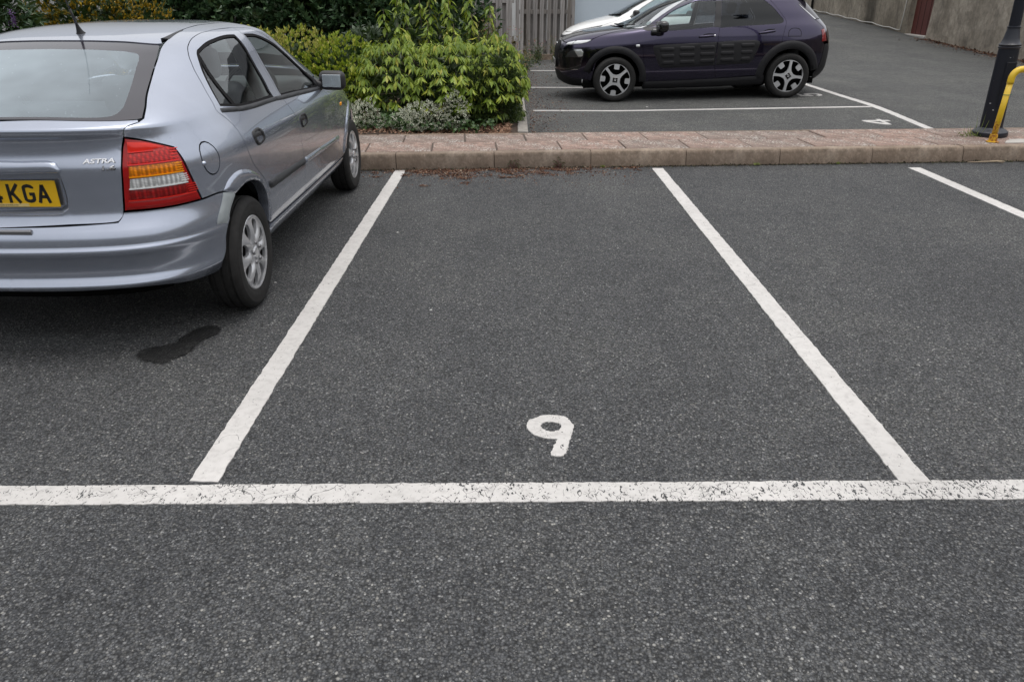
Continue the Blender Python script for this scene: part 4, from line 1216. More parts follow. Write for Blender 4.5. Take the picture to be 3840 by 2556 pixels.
# --- tail lights
lo = [(.557,-.549,.957)] + LT[1:] + LR + [(.714,-.455,.664),(.640,-.526,.663),(.570,-.565,.664),(.512,-.586,.665),(.525,-.582,.760),(.537,-.580,.845),(.543,-.558,.912)]
tl = A.panel("tail_light", lo, M["lens_border"], C_, off=.001, gap=.003, depth=.03, step=.016, bstep=.016, dome=(.004,.012), both=False)
tl2 = A.panel("tail_light", lo, M["lens_border"], C_, off=.001, gap=.003, depth=.03, step=.016, bstep=.016, dome=(.004,.012), both=False, mirror=True)
def lens_part(nm, pts, mat, off=.0055, dome=(.003,.012), **kw):
    A.panel(nm, pts, mat, tl, both=False, off=off, gap=0, depth=.004, step=.014, bstep=.014, dome=dome, **kw)
    A.panel(nm, pts, mat, tl2, both=False, mirror=True, off=off, gap=0, depth=.004, step=.02, bstep=.02, dome=dome, **kw)
lens_part("red_reflector", [(.563,-.549,.943),(.62,-.51,.934),(.676,-.462,.910),(.640,-.50,.906),(.558,-.55,.898)], M["lens_red_plain"])
lens_part("brake_lens", [(.560,-.555,.895),(.640,-.50,.902),(.682,-.455,.906),(.703,-.438,.880),(.716,-.440,.852),(.646,-.521,.853),(.556,-.572,.853)], M["lens_red"])
lens_part("indicator_lens", [(.562,-.572,.848),(.646,-.521,.848),(.716,-.446,.846),(.724,-.442,.806),(.640,-.528,.806),(.557,-.575,.803)], M["lens_amber"])
lens_part("reversing_lens", [(.558,-.575,.797),(.64,-.53,.799),(.722,-.444,.800),(.730,-.432,.758),(.64,-.527,.757),(.548,-.575,.754)], M["lens_white"])
lens_part("fog_lens", [(.543,-.577,.749),(.64,-.527,.751),(.732,-.430,.752),(.745,-.404,.710),(.64,-.527,.708),(.536,-.580,.708)], M["lens_red_dark"])
lens_part("lower_reflector", [(.530,-.580,.702),(.64,-.527,.702),(.747,-.401,.704),(.752,-.392,.676),(.64,-.527,.674),(.524,-.582,.674)], M["lens_border"])
for z_, mt, xa, xb in ((.899, "lens_ridge_red", .560, .640), (.8515, "lens_ridge_red", .558, .716), (.8045, "lens_ridge_amber", .556, .726), (.7555, "lens_ridge_white", .546, .731), (.706, "lens_ridge_red", .535, .746)):
    n_ = 8; up_ = []; dn_ = []
    for i in range(n_ + 1):
        x = xa + (xb - xa) * i / n_
        a_, bb = A.inv((x, 0, z_), (1, 0, 1), 0.05, .80); q = A.P(np.array(a_), np.array(bb))
        up_.append((q[0], q[1], z_ + .0025)); dn_.append((q[0], q[1], z_ - .0025))
    A.panel("lens_ridge", up_ + dn_[::-1], M[mt], tl, both=False, off=.010, gap=0, depth=.006, step=.03, bstep=.02, corner=60)
# fine horizontal ribs at the outer ends of the lenses
for zz0, zz1, mt, x0, x1 in ((.858, .902, "lens_ridge_red", .692, .712), (.809, .845, "lens_ridge_amber", .700, .720), (.762, .797, "lens_ridge_white", .704, .724), (.712, .750, "lens_ridge_red", .712, .736)):
    for k_ in range(4):
        z_ = zz0 + (zz1 - zz0) * (k_ + .5) / 4; pts_ = []
        for x, dz in ((x0, -.0016), (x1, -.0016), (x1, .0016), (x0, .0016)):
            a_, bb = A.inv((x + (.852 - z_) * .12, 0, z_ + dz), (1, 0, 1), 0.05, .85); q = A.P(np.array(a_), np.array(bb)); pts_.append(tuple(q))
        A.panel("lens_rib", pts_, M[mt], tl, both=False, off=.0105, gap=0, depth=.003, step=0, bstep=.03)
# --- front: wing, bonnet, bumper, windscreen, sill
FA = [(2.61 + .348 * math.cos(a_), .296 + .348 * math.sin(a_)) for a_ in [math.radians(k) for k in range(168, 8, -10)]]
BE = [(.735,2.16,.985),(.735,2.40,.93),(.725,2.65,.87),(.70,2.90,.80)]
wing = A.panel("front_wing", [(1.885,.357),(1.969,.418),(2.004,.500),(2.019,.553),(2.007,.622),(1.968,.718),(1.872,.812),(1.819,.853),(1.753,.905),(1.70,.975),(.745,2.02,1.01)] + BE + [(.72,3.02,.70),(.74,3.0,.55),(.74,2.99,.42)] + FA[::-1] + [(2.20,.357)], SP, C_, step=.035)
A.panel("arch_flare", [(2.61 + r_ * math.cos(math.radians(k)), .296 + r_ * math.sin(math.radians(k))) for r_, rng in ((.425, range(170, 18, -8)),) for k in rng] + [(2.61 + .348 * math.cos(math.radians(k)), .296 + .348 * math.sin(math.radians(k))) for k in range(20, 171, 8)], SP, wing, gap=0, depth=.05, step=.014, bstep=.018, dome=(.013,.035), corner=60)
p_, n_ = A.at((2.17, .747)); b = MB(); b.box(p_, (.012, .045, .026), bev=.005); b.build("side_indicator", M["lens_ridge_amber"], wing)
A.panel("bonnet", [(.728,2.16,.985),(.728,2.40,.93),(.718,2.65,.87),(.69,2.92,.79),(.4,3.14,.76),(0,3.20,.757),(0,2.26,1.01),(.4,2.20,1.012),(.66,2.08,1.015)][::-1], SP, C_, sym=True, step=.06)
A.panel("front_bumper", [(.69,2.93,.775),(.715,3.03,.70),(.735,3.01,.55),(.735,3.0,.42),(.70,3.0,.25),(.4,3.30,.25),(0,3.34,.27),(0,3.21,.748),(.4,3.15,.75)], SP, C_, sym=True, step=.06)
A.panel("windscreen", [(0,1.49,1.318),(.3,1.45,1.319),(.43,1.38,1.318),(.485,1.45,1.30),(.545,1.58,1.25),(.625,1.79,1.16),(.685,1.99,1.07),(.66,2.06,1.022),(.4,2.19,1.018),(0,2.25,1.016)], M["car_glass"], C_, sym=True, gap=0, depth=0, step=.08)
A.panel("sill", [(.300,.355),(1.014,.352),(1.885,.346),(2.195,.345),(2.20,.27),(2.17,.225),(.33,.225),(.305,.27)], SP, C_, off=.0, depth=.02, step=.02, bstep=.03, dome=(.010,.03))
# --- dark inner shell, floor and wheel wells
ph = np.linspace(0, 2, 90); z_i = [k for k in range(24)]
ta = np.linspace(0, A.inv((0, .9, .955), (0, 1, 1), .6, 1.2)[1], 30)
PH, TA = np.meshgrid(ph, ta, indexing='ij')
Gs = A.P(PH, TA) - A.N(PH, TA) * .045
vs = Gs.reshape(-1, 3); fs = []
for i in range(89):
    for j in range(29):
        q = [i * 30 + j, (i + 1) * 30 + j, (i + 1) * 30 + j + 1, i * 30 + j + 1]
        cy, cz = vs[q][:, 1].mean(), vs[q][:, 2].mean()
        if min(math.hypot(cy, cz - .296), math.hypot(cy - 2.61, cz - .296)) < .40: continue
        fs.append(q)
fs2 = [[k + len(vs) for k in f[::-1]] for f in fs]
put("inner_shell", mesh_from(np.vstack([vs, vs * [-1, 1, 1]]), fs + fs2), M["inner_dark"], C_)
b = MB(); b.box((0, 1.35, .30), (1.24, 3.5, .06)); b.build("floor_pan", M["inner_dark"], C_)
for yc in (0, 2.61): wheel_wells(C_, yc, .296, .37, .42, .755)
# --- cabin
cab = MB(); cab.box((0, 2.0, .84), (1.36, .42, .22), bev=.06); dash = cab.build("dashboard", M["cabin_grey"], C_, True)
b = MB(); b.lathe([(.175 + .014 * math.cos(k * math.pi / 4), .014 * math.sin(k * math.pi / 4)) for k in range(8)], 28, 'y', (0, 0, 0), closed=True)
b.box((0, 0, 0), (.33, .02, .05), bev=.008); b.box((0, 0, -.06), (.05, .02, .12), bev=.008)
b.build("steering_wheel", M["soft_black"], C_, True, (.36, 1.66, .90), (math.radians(-28), 0, 0))
seat(C_, .36, 1.20, .42, M["cabin_seat"], lean=-.22); seat(C_, -.36, 1.20, .42, M["cabin_seat"], lean=-.22)
rs = seat(C_, 0, .38, .44, M["cabin_seat"], head=False, w=1.25, back_h=.56, lean=-.28)
for x in (-.38, .38):
    b = MB(); b.box((x, -.03, 1.07), (.27, .10, .17), bev=.045); b.build("headrest", M["cabin_seat"], rs, True)
b = MB(); b.box((0, -.22, .93), (1.20, .42, .025), bev=.008); b.build("parcel_shelf", M["cabin_grey"], C_)
for s_ in (-1, 1):
    b = MB(); b.box((s_ * .60, .92, 1.12), (.05, .09, .40), Matrix.Rotation(-s_ * .38, 3, 'Y'), .01)
    b.build("inner_pillar", M["cabin_light"], C_)
b = MB(); b.box((0, .82, 1.285), (.80, 1.05, .02), bev=.008); b.build("headliner", M["cabin_light"], C_)
b = MB(); b.box((0, 1.72, 1.17), (.22, .02, .06), bev=.008); b.build("inside_mirror", M["soft_black"], C_)
# --- door mirror
for s_ in (1, -1):
    b = MB(); Rm = Matrix.Rotation(-.10 * s_, 3, 'Z')
    b.box((s_ * .905, 1.735, .957), (.182, .085, .126), Rm, .040)
    mr = b.build("door_mirror", M["black_plastic"], C_, True)
    b = MB(); b.box((s_ * .803, 1.72, .925), (.07, .07, .075), Matrix.Rotation(s_ * .35, 3, 'Y'), .02); b.build("mirror_arm", M["black_plastic"], mr, True)
    b = MB(); b.box((s_ * .908, 1.690, .957), (.130, .004, .080), Rm @ Matrix.Rotation(-.12, 3, 'X'), .0015); b.build("mirror_face", M["mirror_glass"], mr)
    A.panel("mirror_base", [(1.585,1.046),(1.70,.972),(1.735,.915),(1.665,.923),(1.655,.965)], M["black_plastic"], mr, both=False, mirror=(s_ < 0), off=.002, gap=0, depth=.006, step=.02, bstep=.02, dome=(.012,.03))
# --- aerial
pa, na = A.at((0.0, .36, 1.32))
b = MB(); b.lathe([(.026, -.004), (.024, .004), (.016, .016), (.010, .036), (.0075, .050)], 16, 'z', (0, 0, 0)); ae = b.build("aerial_base", M["black_plastic"], C_, True, (0.01, .315, 1.312), (math.radians(24), 0, 0))
b = MB(); b.tube([(0, 0, .045), (0, 0, .13)], [.0072, .0055], 10); b.tube([(0, 0, .13), (0, -.002, .42)], [.0035, .0022], 8); b.build("aerial_rod", M["black_plastic"], ae, True)
# --- wheels with eight-spoke plastic trims
TY = tyre_mesh(.287, .191, .172); TY.materials.append(M["tyre"])
RT = .1935
outer = [(RT * math.cos(a_), RT * math.sin(a_)) for a_ in np.linspace(0, 2 * math.pi, 96, endpoint=False)]
holes = []
for k in range(8):
    a0 = math.pi / 8 + k * math.pi / 4
    h = []
    for r_, w_ in ((.082, .0), (.089, .12), (.108, .185), (.138, .212), (.160, .195), (.169, .12), (.171, 0), (.169, -.12), (.160, -.195), (.138, -.212), (.108, -.185), (.089, -.12)):
        h.append((r_ * math.cos(a0 + w_), r_ * math.sin(a0 + w_)))
    holes.append(smooth_loop(h, .006, 80))
def trim_z(y, z):
    r = math.hypot(y, z); a_ = math.atan2(z, y)
    sp = math.cos(a_ * 8)        # +1 on the spoke centre line
    d = .012 * math.cos(min(1, r / RT) * math.pi * .5)
    if .045 < r < .176: d += .010 * sp * math.sin((r - .045) / .131 * math.pi)
    if r > .178: d += .006 * math.sin((r - .178) / (RT - .178) * math.pi)
    if r < .043: d += -.004
    if r < .030: d += .006
    return d
TR = plate2d(outer, holes, .0062, trim_z, .016); TR.materials.append(M["trim_silver"])
bm_ = MB(); bm_.lathe([(.0, 0), (.009, 0), (.0105, -.004), (.0105, -.008)], 8, 'x'); NUT = mesh_from(bm_.v, bm_.f, True); NUT.materials.append(M["dull_metal"])
bd = MB(); bd.lathe([(.0, -.05), (.175, -.05), (.188, -.018), (.192, -.012)], 40, 'x'); DK = mesh_from(bd.v, bd.f, True); DK.materials.append(M["disc_dark"])
for s_ in (1, -1):
    for yc in (0, 2.61):
        w = put("wheel", TY, None, C_, (s_ * .744, yc + (.018 if yc == 0 else 0), .287), (0, 0, 0 if s_ > 0 else math.pi))
        ang = .06 if yc == 0 else .5
        put("brake_drum", DK, None, w, (.066, 0, 0))
        tr = put("wheel_trim", TR, None, w, (.070, 0, 0), (ang, 0, 0))
        if s_ > 0:
            for k in range(5):
                a_ = ang + 2 * math.pi * k / 5 + .3
                put("wheel_nut", NUT, None, w, (.092, .052 * math.cos(a_), .052 * math.sin(a_)))
# ------------------------------------------------------------------ dark purple crossover
cross_car = empty("parked_crossover", (4.14, 12.735, gz(11.9, 4.14)), 0,
    "dark purple crossover with black ribbed door panels, parked in the far row", "car")
cross_car.rotation_euler = (-math.atan(.0545 / 2.595), 0, math.radians(90.45))
B_ROWS = [
(.16,.70,-.42,3.08,5,4,.10,.35),(.20,.76,-.52,3.24,5,4,.10,.38),(.27,.80,-.64,3.38,5,4,.10,.40),(.38,.83,-.72,3.43,5,4,.10,.40),(.52,.85,-.74,3.45,5,4,.10,.40),
(.68,.86,-.745,3.450,5,4,.10,.40),(.78,.86,-.74,3.430,5,4,.10,.40),(.86,.852,-.725,3.365,5,4,.10,.40),(.93,.842,-.70,3.22,5,4,.10,.36),
(.985,.828,-.67,2.98,5,4,.10,.3),(1.02,.815,-.64,2.72,5,4,.10,.28),(1.05,.80,-.61,2.46,5,4,.10,.26),(1.10,.775,-.56,2.32,5,4.5,.10,.25),
(1.2,.735,-.46,2.12,5,4.5,.10,.25),(1.3,.685,-.36,1.92,5,4.5,.10,.25),(1.38,.64,-.28,1.70,5,4.5,.1,.2),(1.43,.59,-.2,1.5,5,4,.08,.1),(1.46,.5,0.,1.25,4,4,.05,.1),(1.48,0,.6,.95,3,3,0,0)]
B = Body(B_ROWS, 1.25)
PP = M["purple_paint"]; BP = M["bump_plastic"]; K_ = cross_car
near = dict(both=False, mirror=True)
def circ(c, r, a0, a1, n): return arc(c, r, a0, a1, n)
AF, AR = (2.595, .318), (0.0, .325)
wing = B.panel("front_wing", [(2.124,.29),(2.175,.575),(2.199,.764),(2.206,.994),(.70,2.22,1.075),(.705,2.36,1.035),(.695,2.66,.985),(.660,2.93,.885),(.660,2.968,.845),(.743,2.840,.724)] + circ(AF, .375, 48, 172, 10), PP, K_, step=.05)
fw = [(1.96,1.085),(1.955,1.114),(1.837,1.198),(1.70,1.272),(1.547,1.334),(1.432,1.368),(1.129,1.374),(1.150,1.20),(1.175,1.020),(1.832,.985),(1.93,.99)]
fdr = B.panel("front_door", [(2.124,.285),(2.175,.575),(2.199,.764),(2.206,.994),(2.13,1.065),(1.95,1.20),(1.70,1.335),(1.52,1.395),(1.40,1.412),(1.055,1.414),(1.087,.999),(1.104,.816),(1.115,.495),(1.083,.305)], PP, K_, holes=[fw], step=.05)
rw_ = [(1.040,1.374),(.75,1.372),(.42,1.364),(.305,1.275),(.204,1.165),(.140,1.092),(.145,1.064),(.185,1.050),(.256,1.043),(.906,1.019),(1.070,1.008)]
rdr = B.panel("rear_door", [(1.083,.305),(1.115,.495),(1.104,.816),(1.087,.999),(1.055,1.414),(.75,1.414),(.38,1.402),(.27,1.300),(.165,1.170),(.105,1.088),(.122,.978),(.150,.850)] + circ(AR, .385, 66, 8, 6) + [(.37,.345)], PP, K_, holes=[rw_], step=.05)
B.panel("front_door_window", B.inset(fw, .004), M["pale_glass"], fdr, off=-.008, gap=-.004, depth=0, step=.08)
B.panel("rear_door_window", B.inset(rw_, .002), M["tint_glass"], rdr, off=-.003, gap=-.002, depth=0, step=.08)
B.panel("window_pillar", [(1.129,1.372),(1.045,1.374),(1.072,1.012),(1.17,1.022)], M["black_plastic"], fdr, off=.0015, gap=0, depth=.004, step=.05, **near)
B.panel("mirror_sail", [(2.12,1.055),(1.965,1.115),(1.958,1.085),(1.93,.992),(2.12,.99)], M["black_plastic"], fdr, off=.0015, gap=0, depth=.004, step=.05, **near)
q_ = B.panel("quarter_panel", [(.105,1.088),(.165,1.170),(.27,1.300),(.38,1.402),(.75,1.416),(1.055,1.416),(.45,1.055,1.465),(.45,.5,1.462),(.43,.05,1.435),(.52,-.13,1.36),(.608,-.13,1.29),(.640,-.36,1.088),(.640,-.50,.96),(.70,-.475,.945),(.722,-.490,.786),(.69,-.545,.74),(.70,-.535,.60),(.71,-.50,.42)] + circ(AR, .385, 166, 66, 10) + [(.150,.850),(.122,.978)], PP, K_, step=.05)
B.panel("fuel_flap", [(.063,.872),(.055,.945),(.025,.972),(-.035,.978),(-.09,.968),(-.118,.94),(-.128,.868)], PP, q_, off=.001, gap=.003, depth=.004, step=.03, **near)
B.panel("fuel_flap_seam", [(.068,.868),(.059,.948),(.028,.977),(-.035,.983),(-.094,.973),(-.123,.943),(-.133,.864)], M["soft_black"], q_, off=.0004, gap=0, depth=0, step=.03, **near)
# ribbed door panel: base sheet and fifteen raised pads, split at the door seam
ab_f = [(2.050,.761),(2.040,.785),(2.002,.793),(1.560,.806),(1.112,.817),(1.122,.494),(1.50,.483),(1.882,.473),(1.925,.481),(1.946,.503)]
ab_r = [(1.098,.817),(.894,.828),(.533,.828),(.490,.815),(.478,.784),(.543,.606),(.580,.535),(.609,.512),(.851,.503),(1.108,.494)]
pf = B.panel("side_pad", ab_f, BP, fdr, off=0, gap=0, depth=.004, step=.03, dome=(.010,.018), **near)
pr_ = B.panel("side_pad", ab_r, BP, rdr, off=0, gap=0, depth=.004, step=.03, dome=(.010,.018), **near)
for c_i, (ya, yb) in enumerate(((1.955,1.735),(1.662,1.432),(1.362,1.140),(1.058,.853),(.758,.552))):
    for r_i in range(3):
        sh = .012 * r_i
        y0, y1 = (ya - sh * (2.2 if c_i == 0 else .5), yb - sh * .3)
        if c_i == 4: y1 += .03 * r_i
        zc = .732 + (1.85 - (y0 + y1) / 2) * .027 - r_i * .094
        h = .031
        pad = [(y0 - .012, zc + h), (y1 + .012, zc + h), (y1, zc + h * .4), (y1, zc - h * .4), (y1 + .012, zc - h), (y0 - .012, zc - h), (y0, zc - h * .4), (y0, zc + h * .4)]
        B.panel("air_pad", pad, BP, pf if c_i < 3 else pr_, off=.009, gap=0, depth=.004, step=.014, bstep=.02, dome=(.012,.026), corner=60, **near)
# wheel arch cladding and sill
for c, a0, a1, ro in ((AF, 14, 186, .472), (AR, 172, -6, .488)):
    n_ = 16
    o_ = [(c[0] + ro * math.cos(math.radians(a0 + (a1 - a0) * i / n_)), c[1] + ro * math.sin(math.radians(a0 + (a1 - a0) * i / n_))) for i in range(n_ + 1)]
    i_ = [(c[0] + .372 * math.cos(math.radians(a0 + (a1 - a0) * i / n_)), c[1] + .372 * math.sin(math.radians(a0 + (a1 - a0) * i / n_))) for i in range(n_ + 1)]
    B.panel("arch_cladding", o_ + i_[::-1], BP, wing if c is AF else q_, off=0, gap=0, depth=.05, step=.025, bstep=.03, dome=(.020,.04), corner=60, **near)
B.panel("sill", [(2.15,.278),(1.083,.300),(.36,.330),(.355,.20),(1.2,.175),(2.16,.170)], BP, K_, off=0, gap=0, depth=.02, step=.03, dome=(.014,.05), **near)
# bonnet, bumpers, roof, glass
B.panel("bonnet", [(0,3.36,.868),(.20,3.34,.862),(.40,3.28,.838),(.56,3.10,.865),(.652,2.94,.888),(.688,2.66,.988),(.698,2.40,1.033),(.55,2.48,1.038),(0,2.56,1.039)], PP, K_, sym=True, step=.07)
fb = B.panel("front_bumper", [(0,3.37,.860),(.20,3.35,.855),(.40,3.285,.830),(.56,3.11,.858),(.656,2.955,.862),(.743,2.848,.724),(.725,2.86,.60),(.70,2.90,.45),(.66,2.94,.30),(.60,2.95,.175),(.3,3.2,.175),(0,3.26,.18)], PP, K_, sym=True, step=.06)
B.panel("nose_panel", [(0,3.38,.852),(.19,3.36,.846),(.27,3.35,.80),(.255,3.39,.66),(.23,3.40,.47),(0,3.44,.46)], M["soft_black"], fb, sym=True, off=.003, gap=0, depth=.004, step=.05)
B.panel("lower_bumper", [(0,3.44,.44),(.22,3.41,.43),(.36,3.33,.37),(.47,3.21,.335),(.62,2.99,.325),(.645,2.955,.24),(.60,2.945,.172),(.3,3.19,.172),(0,3.25,.172)], BP, fb, sym=True, off=.006, gap=0, depth=.01, step=.05)
pod = B.panel("lamp_pod", [(.286,3.392,.712),(.45,3.29,.738),(.620,3.093,.752),(.645,3.055,.738),(.655,3.042,.675),(.639,3.068,.607),(.612,3.092,.485),(.573,3.139,.460),(.36,3.342,.450),(.285,3.385,.485),(.262,3.39,.60)], M["gloss_black"], fb, off=.004, gap=0, depth=.006, step=.03, dome=(.006,.03), **near)
B.panel("headlight", [(.440,3.301,.628),(.50,3.245,.71),(.545,3.199,.733),(.633,3.074,.744),(.650,3.047,.690),(.630,3.079,.634)], M["lens_dark"], pod, off=.012, gap=0, depth=.006, step=.02, dome=(.004,.015), **near)
B.panel("headlight_reflector", [(.560,3.18,.735),(.628,3.078,.742),(.645,3.05,.705),(.64,3.062,.650),(.60,3.12,.642)], M["lens_clear"], pod, off=.0165, gap=0, depth=.002, step=.02, dome=(.004,.015), **near)
B.panel("pod_trim", [(.30,3.376,.462),(.42,3.29,.458),(.42,3.29,.452),(.30,3.376,.456)], M["chrome"], pod, off=.012, gap=0, depth=.004, step=0, bstep=.05, **near)
B.panel("pod_trim", [(.50,3.215,.462),(.585,3.125,.464),(.585,3.125,.458),(.50,3.215,.456)], M["chrome"], pod, off=.012, gap=0, depth=.004, step=0, bstep=.05, **near)
B.panel("running_light", [(.409,3.294,.806),(.413,3.274,.830),(.470,3.215,.846),(.519,3.150,.858),(.60,3.04,.870),(.654,2.940,.876),(.645,2.985,.850),(.608,3.074,.828),(.52,3.19,.812),(.438,3.275,.803)], M["lens_drl"], fb, off=.004, gap=0, depth=.006, step=.02, dome=(.006,.015), **near)
B.panel("running_light_divider", [(.495,3.200,.812),(.520,3.155,.862),(.527,3.145,.862),(.503,3.193,.812)], M["soft_black"], fb, off=.0105, gap=0, depth=.002, step=0, bstep=.05, **near)
b = MB(); p_, n_ = B.at((.56, 3.05, .30)); b.lathe([(0, .012), (.03, .010), (.035, 0)], 12, 'y', Vector((-p_.x, p_.y, p_.z))); b.build("fog_lamp", M["lens_clear"], fb, True)
b = MB(); b.box((0, 3.462, .545), (.52, .006, .111), bev=.002); npl = b.build("number_plate", M["plate_white"], fb)
for k_ in range(7):
    if k_ == 4: continue
    b = MB(); b.box((-.205 + k_ * .062 + (.02 if k_ > 3 else 0), 3.4665, .545), (.036, .002, .075)); b.box((-.205 + k_ * .062 + (.02 if k_ > 3 else 0), 3.468, .545), (.018, .0012, .03)); b.build("plate_character", M["plate_black"], npl)
# double chevron on the nose
for dz in (0, .048):
    b = MB(); b.tube([(-.085, 3.405, .745 + dz), (0, 3.417, .775 + dz), (.085, 3.405, .745 + dz)], .010, 8); b.build("chevron", M["chrome"], fb, True)
B.panel("windscreen", [(0,1.60,1.408),(.40,1.55,1.408),(.50,1.56,1.395),(.575,1.75,1.31),(.63,1.94,1.21),(.685,2.17,1.085),(.66,2.35,1.047),(.4,2.46,1.046),(0,2.49,1.047)], M["pale_glass"], K_, sym=True, gap=0, depth=0, step=.1)
B.panel("a_pillar", [(.705,2.33,1.040),(.690,2.19,1.083),(.638,1.95,1.21),(.583,1.76,1.31),(.508,1.57,1.396),(.53,1.52,1.405),(1.40,1.416),(1.52,1.399),(1.70,1.340),(1.95,1.205),(2.13,1.070),(2.212,1.030)], M["pillar_sky_sheen"], K_, gap=.001, off=.004, depth=.01, step=.05)
B.panel("roof", [(0,1.59,1.412),(.40,1.54,1.412),(.505,1.53,1.405),(.56,1.35,1.415),(.52,1.055,1.447),(.46,.5,1.455),(.45,.05,1.43),(.40,-.08,1.415),(0,-.15,1.41),(0,.60,1.481),(0,1.3,1.481)], PP, K_, sym=True, step=.1)
sp_ = MB(); sp_.box((0, -.27, 1.385), (1.06, .24, .03), Matrix.Rotation(.10, 3, 'X'), .012); sp_.build("spoiler", PP, K_, True)
B.panel("rear_screen", [(0,-.13,1.405),(.40,-.06,1.40),(.52,-.12,1.355),(.600,-.13,1.285),(.630,-.36,1.090),(.56,-.42,1.080),(0,-.54,1.075)], M["frit"], K_, sym=True, off=.002, gap=0, depth=.01, step=.08)
B.panel("screen_trim", [(.592,-.105,1.300),(.612,-.13,1.288),(.642,-.36,1.090),(.612,-.385,1.086)], M["trim_silver"], K_, off=.004, gap=0, depth=.01, step=.05, **near)
tgt = B.panel("tailgate", [(0,-.55,1.07),(.56,-.43,1.075),(.636,-.37,1.084),(.636,-.51,.955),(.60,-.58,.80),(.55,-.63,.70),(0,-.73,.68)], PP, K_, sym=True, step=.08)
B.panel("tail_light", [(.640,-.515,.957),(.694,-.462,.944),(.722,-.486,.783),(.656,-.572,.787)], M["lens_red_deep"], K_, off=.004, gap=0, depth=.012, step=.03, dome=(.006,.02), **near)
B.panel("rear_bumper", [(0,-.74,.68),(.55,-.64,.70),(.60,-.60,.745),(.69,-.548,.735),(.70,-.535,.60),(.715,-.50,.42),(.70,-.42,.33),(.62,-.43,.24),(0,-.58,.235)], BP, K_, sym=True, off=.004, step=.07)
# mirror, handles, wipers, repeater
b = MB(); b.box((-.935, 1.945, 1.045), (.25, .14, .155), Matrix.Rotation(.12, 3, 'Z'), .055); mi = b.build("door_mirror", M["gloss_black"], K_, True)
b = MB(); b.box((-.85, 2.02, .968), (.12, .15, .075), Matrix.Rotation(.5, 3, 'Y'), .03); b.build("mirror_arm", M["gloss_black"], mi, True)
for (y0, z0), (y1, z1) in (((1.385, .893), (1.150, .906)), ((.510, .922), (.265, .952))):
    c1, _n = B.at(((y0 + y1) / 2, (z0 + z1) / 2))
    b = MB(); b.box((-(c1.x + .016), (y0 + y1) / 2, (z0 + z1) / 2), (.026, abs(y0 - y1), .030), Matrix.Rotation(math.atan2(z0 - z1, y0 - y1), 3, 'X'), .010)
    dh = b.build("door_handle", PP, fdr if y0 > 1.1 else rdr, True)
    B.panel("handle_recess", [(y0 - .06, z0 + .026), ((y0 + y1) / 2, (z0 + z1) / 2 + .034), (y1 + .0, z1 + .024), (y1 + .03, z1 - .01), ((y0 + y1) / 2, (z0 + z1) / 2 - .022), (y0 - .05, z0 - .012)], M["soft_black"], dh, off=.0012, gap=0, depth=0, step=.03, **near)
p_, n_ = B.at((1.155, .905)); b = MB(); b.lathe([(0, -.006), (.013, -.004), (.015, .0)], 12, 'x', (-p_.x - .030, 1.158, .906)); b.build("door_lock", M["chrome"], fdr, True)
p_, n_ = B.at((2.273, .788)); b = MB(); b.box((-p_.x - .002, 2.273, .788), (.014, .060, .034), bev=.006); b.build("side_repeater", M["lens_clear"], wing, True)
for pts in ([(-.15, 2.50, 1.052), (-.50, 2.43, 1.062), (-.66, 2.30, 1.070)], [(.35, 2.47, 1.055), (.0, 2.49, 1.062), (-.30, 2.42, 1.072)]):
    b = MB(); b.tube(pts, .007, 6); b.build("wiper", M["soft_black"], K_, True)
# dark inner shell and floor
ph = np.linspace(0, 2, 60); ta = np.linspace(.05, B.inv((0, .9, 1.0), (0, 1, 1), .6, 1.2)[1], 16)
PH, TA = np.meshgrid(ph, ta, indexing='ij')
vs = (B.P(PH, TA) - B.N(PH, TA) * .05).reshape(-1, 3); fs = []
for i in range(59):
    for j in range(15):
        q = [i * 16 + j, (i + 1) * 16 + j, (i + 1) * 16 + j + 1, i * 16 + j + 1]
        cy, cz = vs[q][:, 1].mean(), vs[q][:, 2].mean()
        if min(math.hypot(cy, cz - .32), math.hypot(cy - 2.595, cz - .32)) < .44: continue
        fs.append(q)
put("inner_shell", mesh_from(np.vstack([vs, vs * [-1, 1, 1]]), fs + [[k + len(vs) for k in f[::-1]] for f in fs]), M["inner_dark"], K_)
b = MB(); b.box((0, 1.3, .23), (1.3, 3.5, .08)); b.build("floor_pan", M["inner_dark"], K_)
b = MB(); b.box((-.3, .55, .20), (.5, .30, .16), bev=.05); b.build("silencer", M["disc_dark"], K_)
for yc in (0, 2.595): wheel_wells(K_, yc, .32, .395, .42, .775)
# cabin
for x in (-.36, .36): seat(K_, x, 1.02, .50, M["cabin_seat"], back_h=.60, lean=-.22)
rs = seat(K_, 0, .10, .52, M["cabin_seat"], head=False, w=1.25, lean=-.3)
for x in (-.38, .38):
    b = MB(); b.box((x, -.28, 1.13), (.27, .10, .17), bev=.045); b.build("headrest", M["cabin_seat"], rs, True)
b = MB(); b.box((0, 2.05, .90), (1.4, .5, .25), bev=.06); b.build("dashboard", M["cabin_grey"], K_, True)
b = MB(); b.box((0, .8, 1.41), (1.0, 1.5, .02), bev=.008); b.build("headliner", M["cabin_grey"], K_)
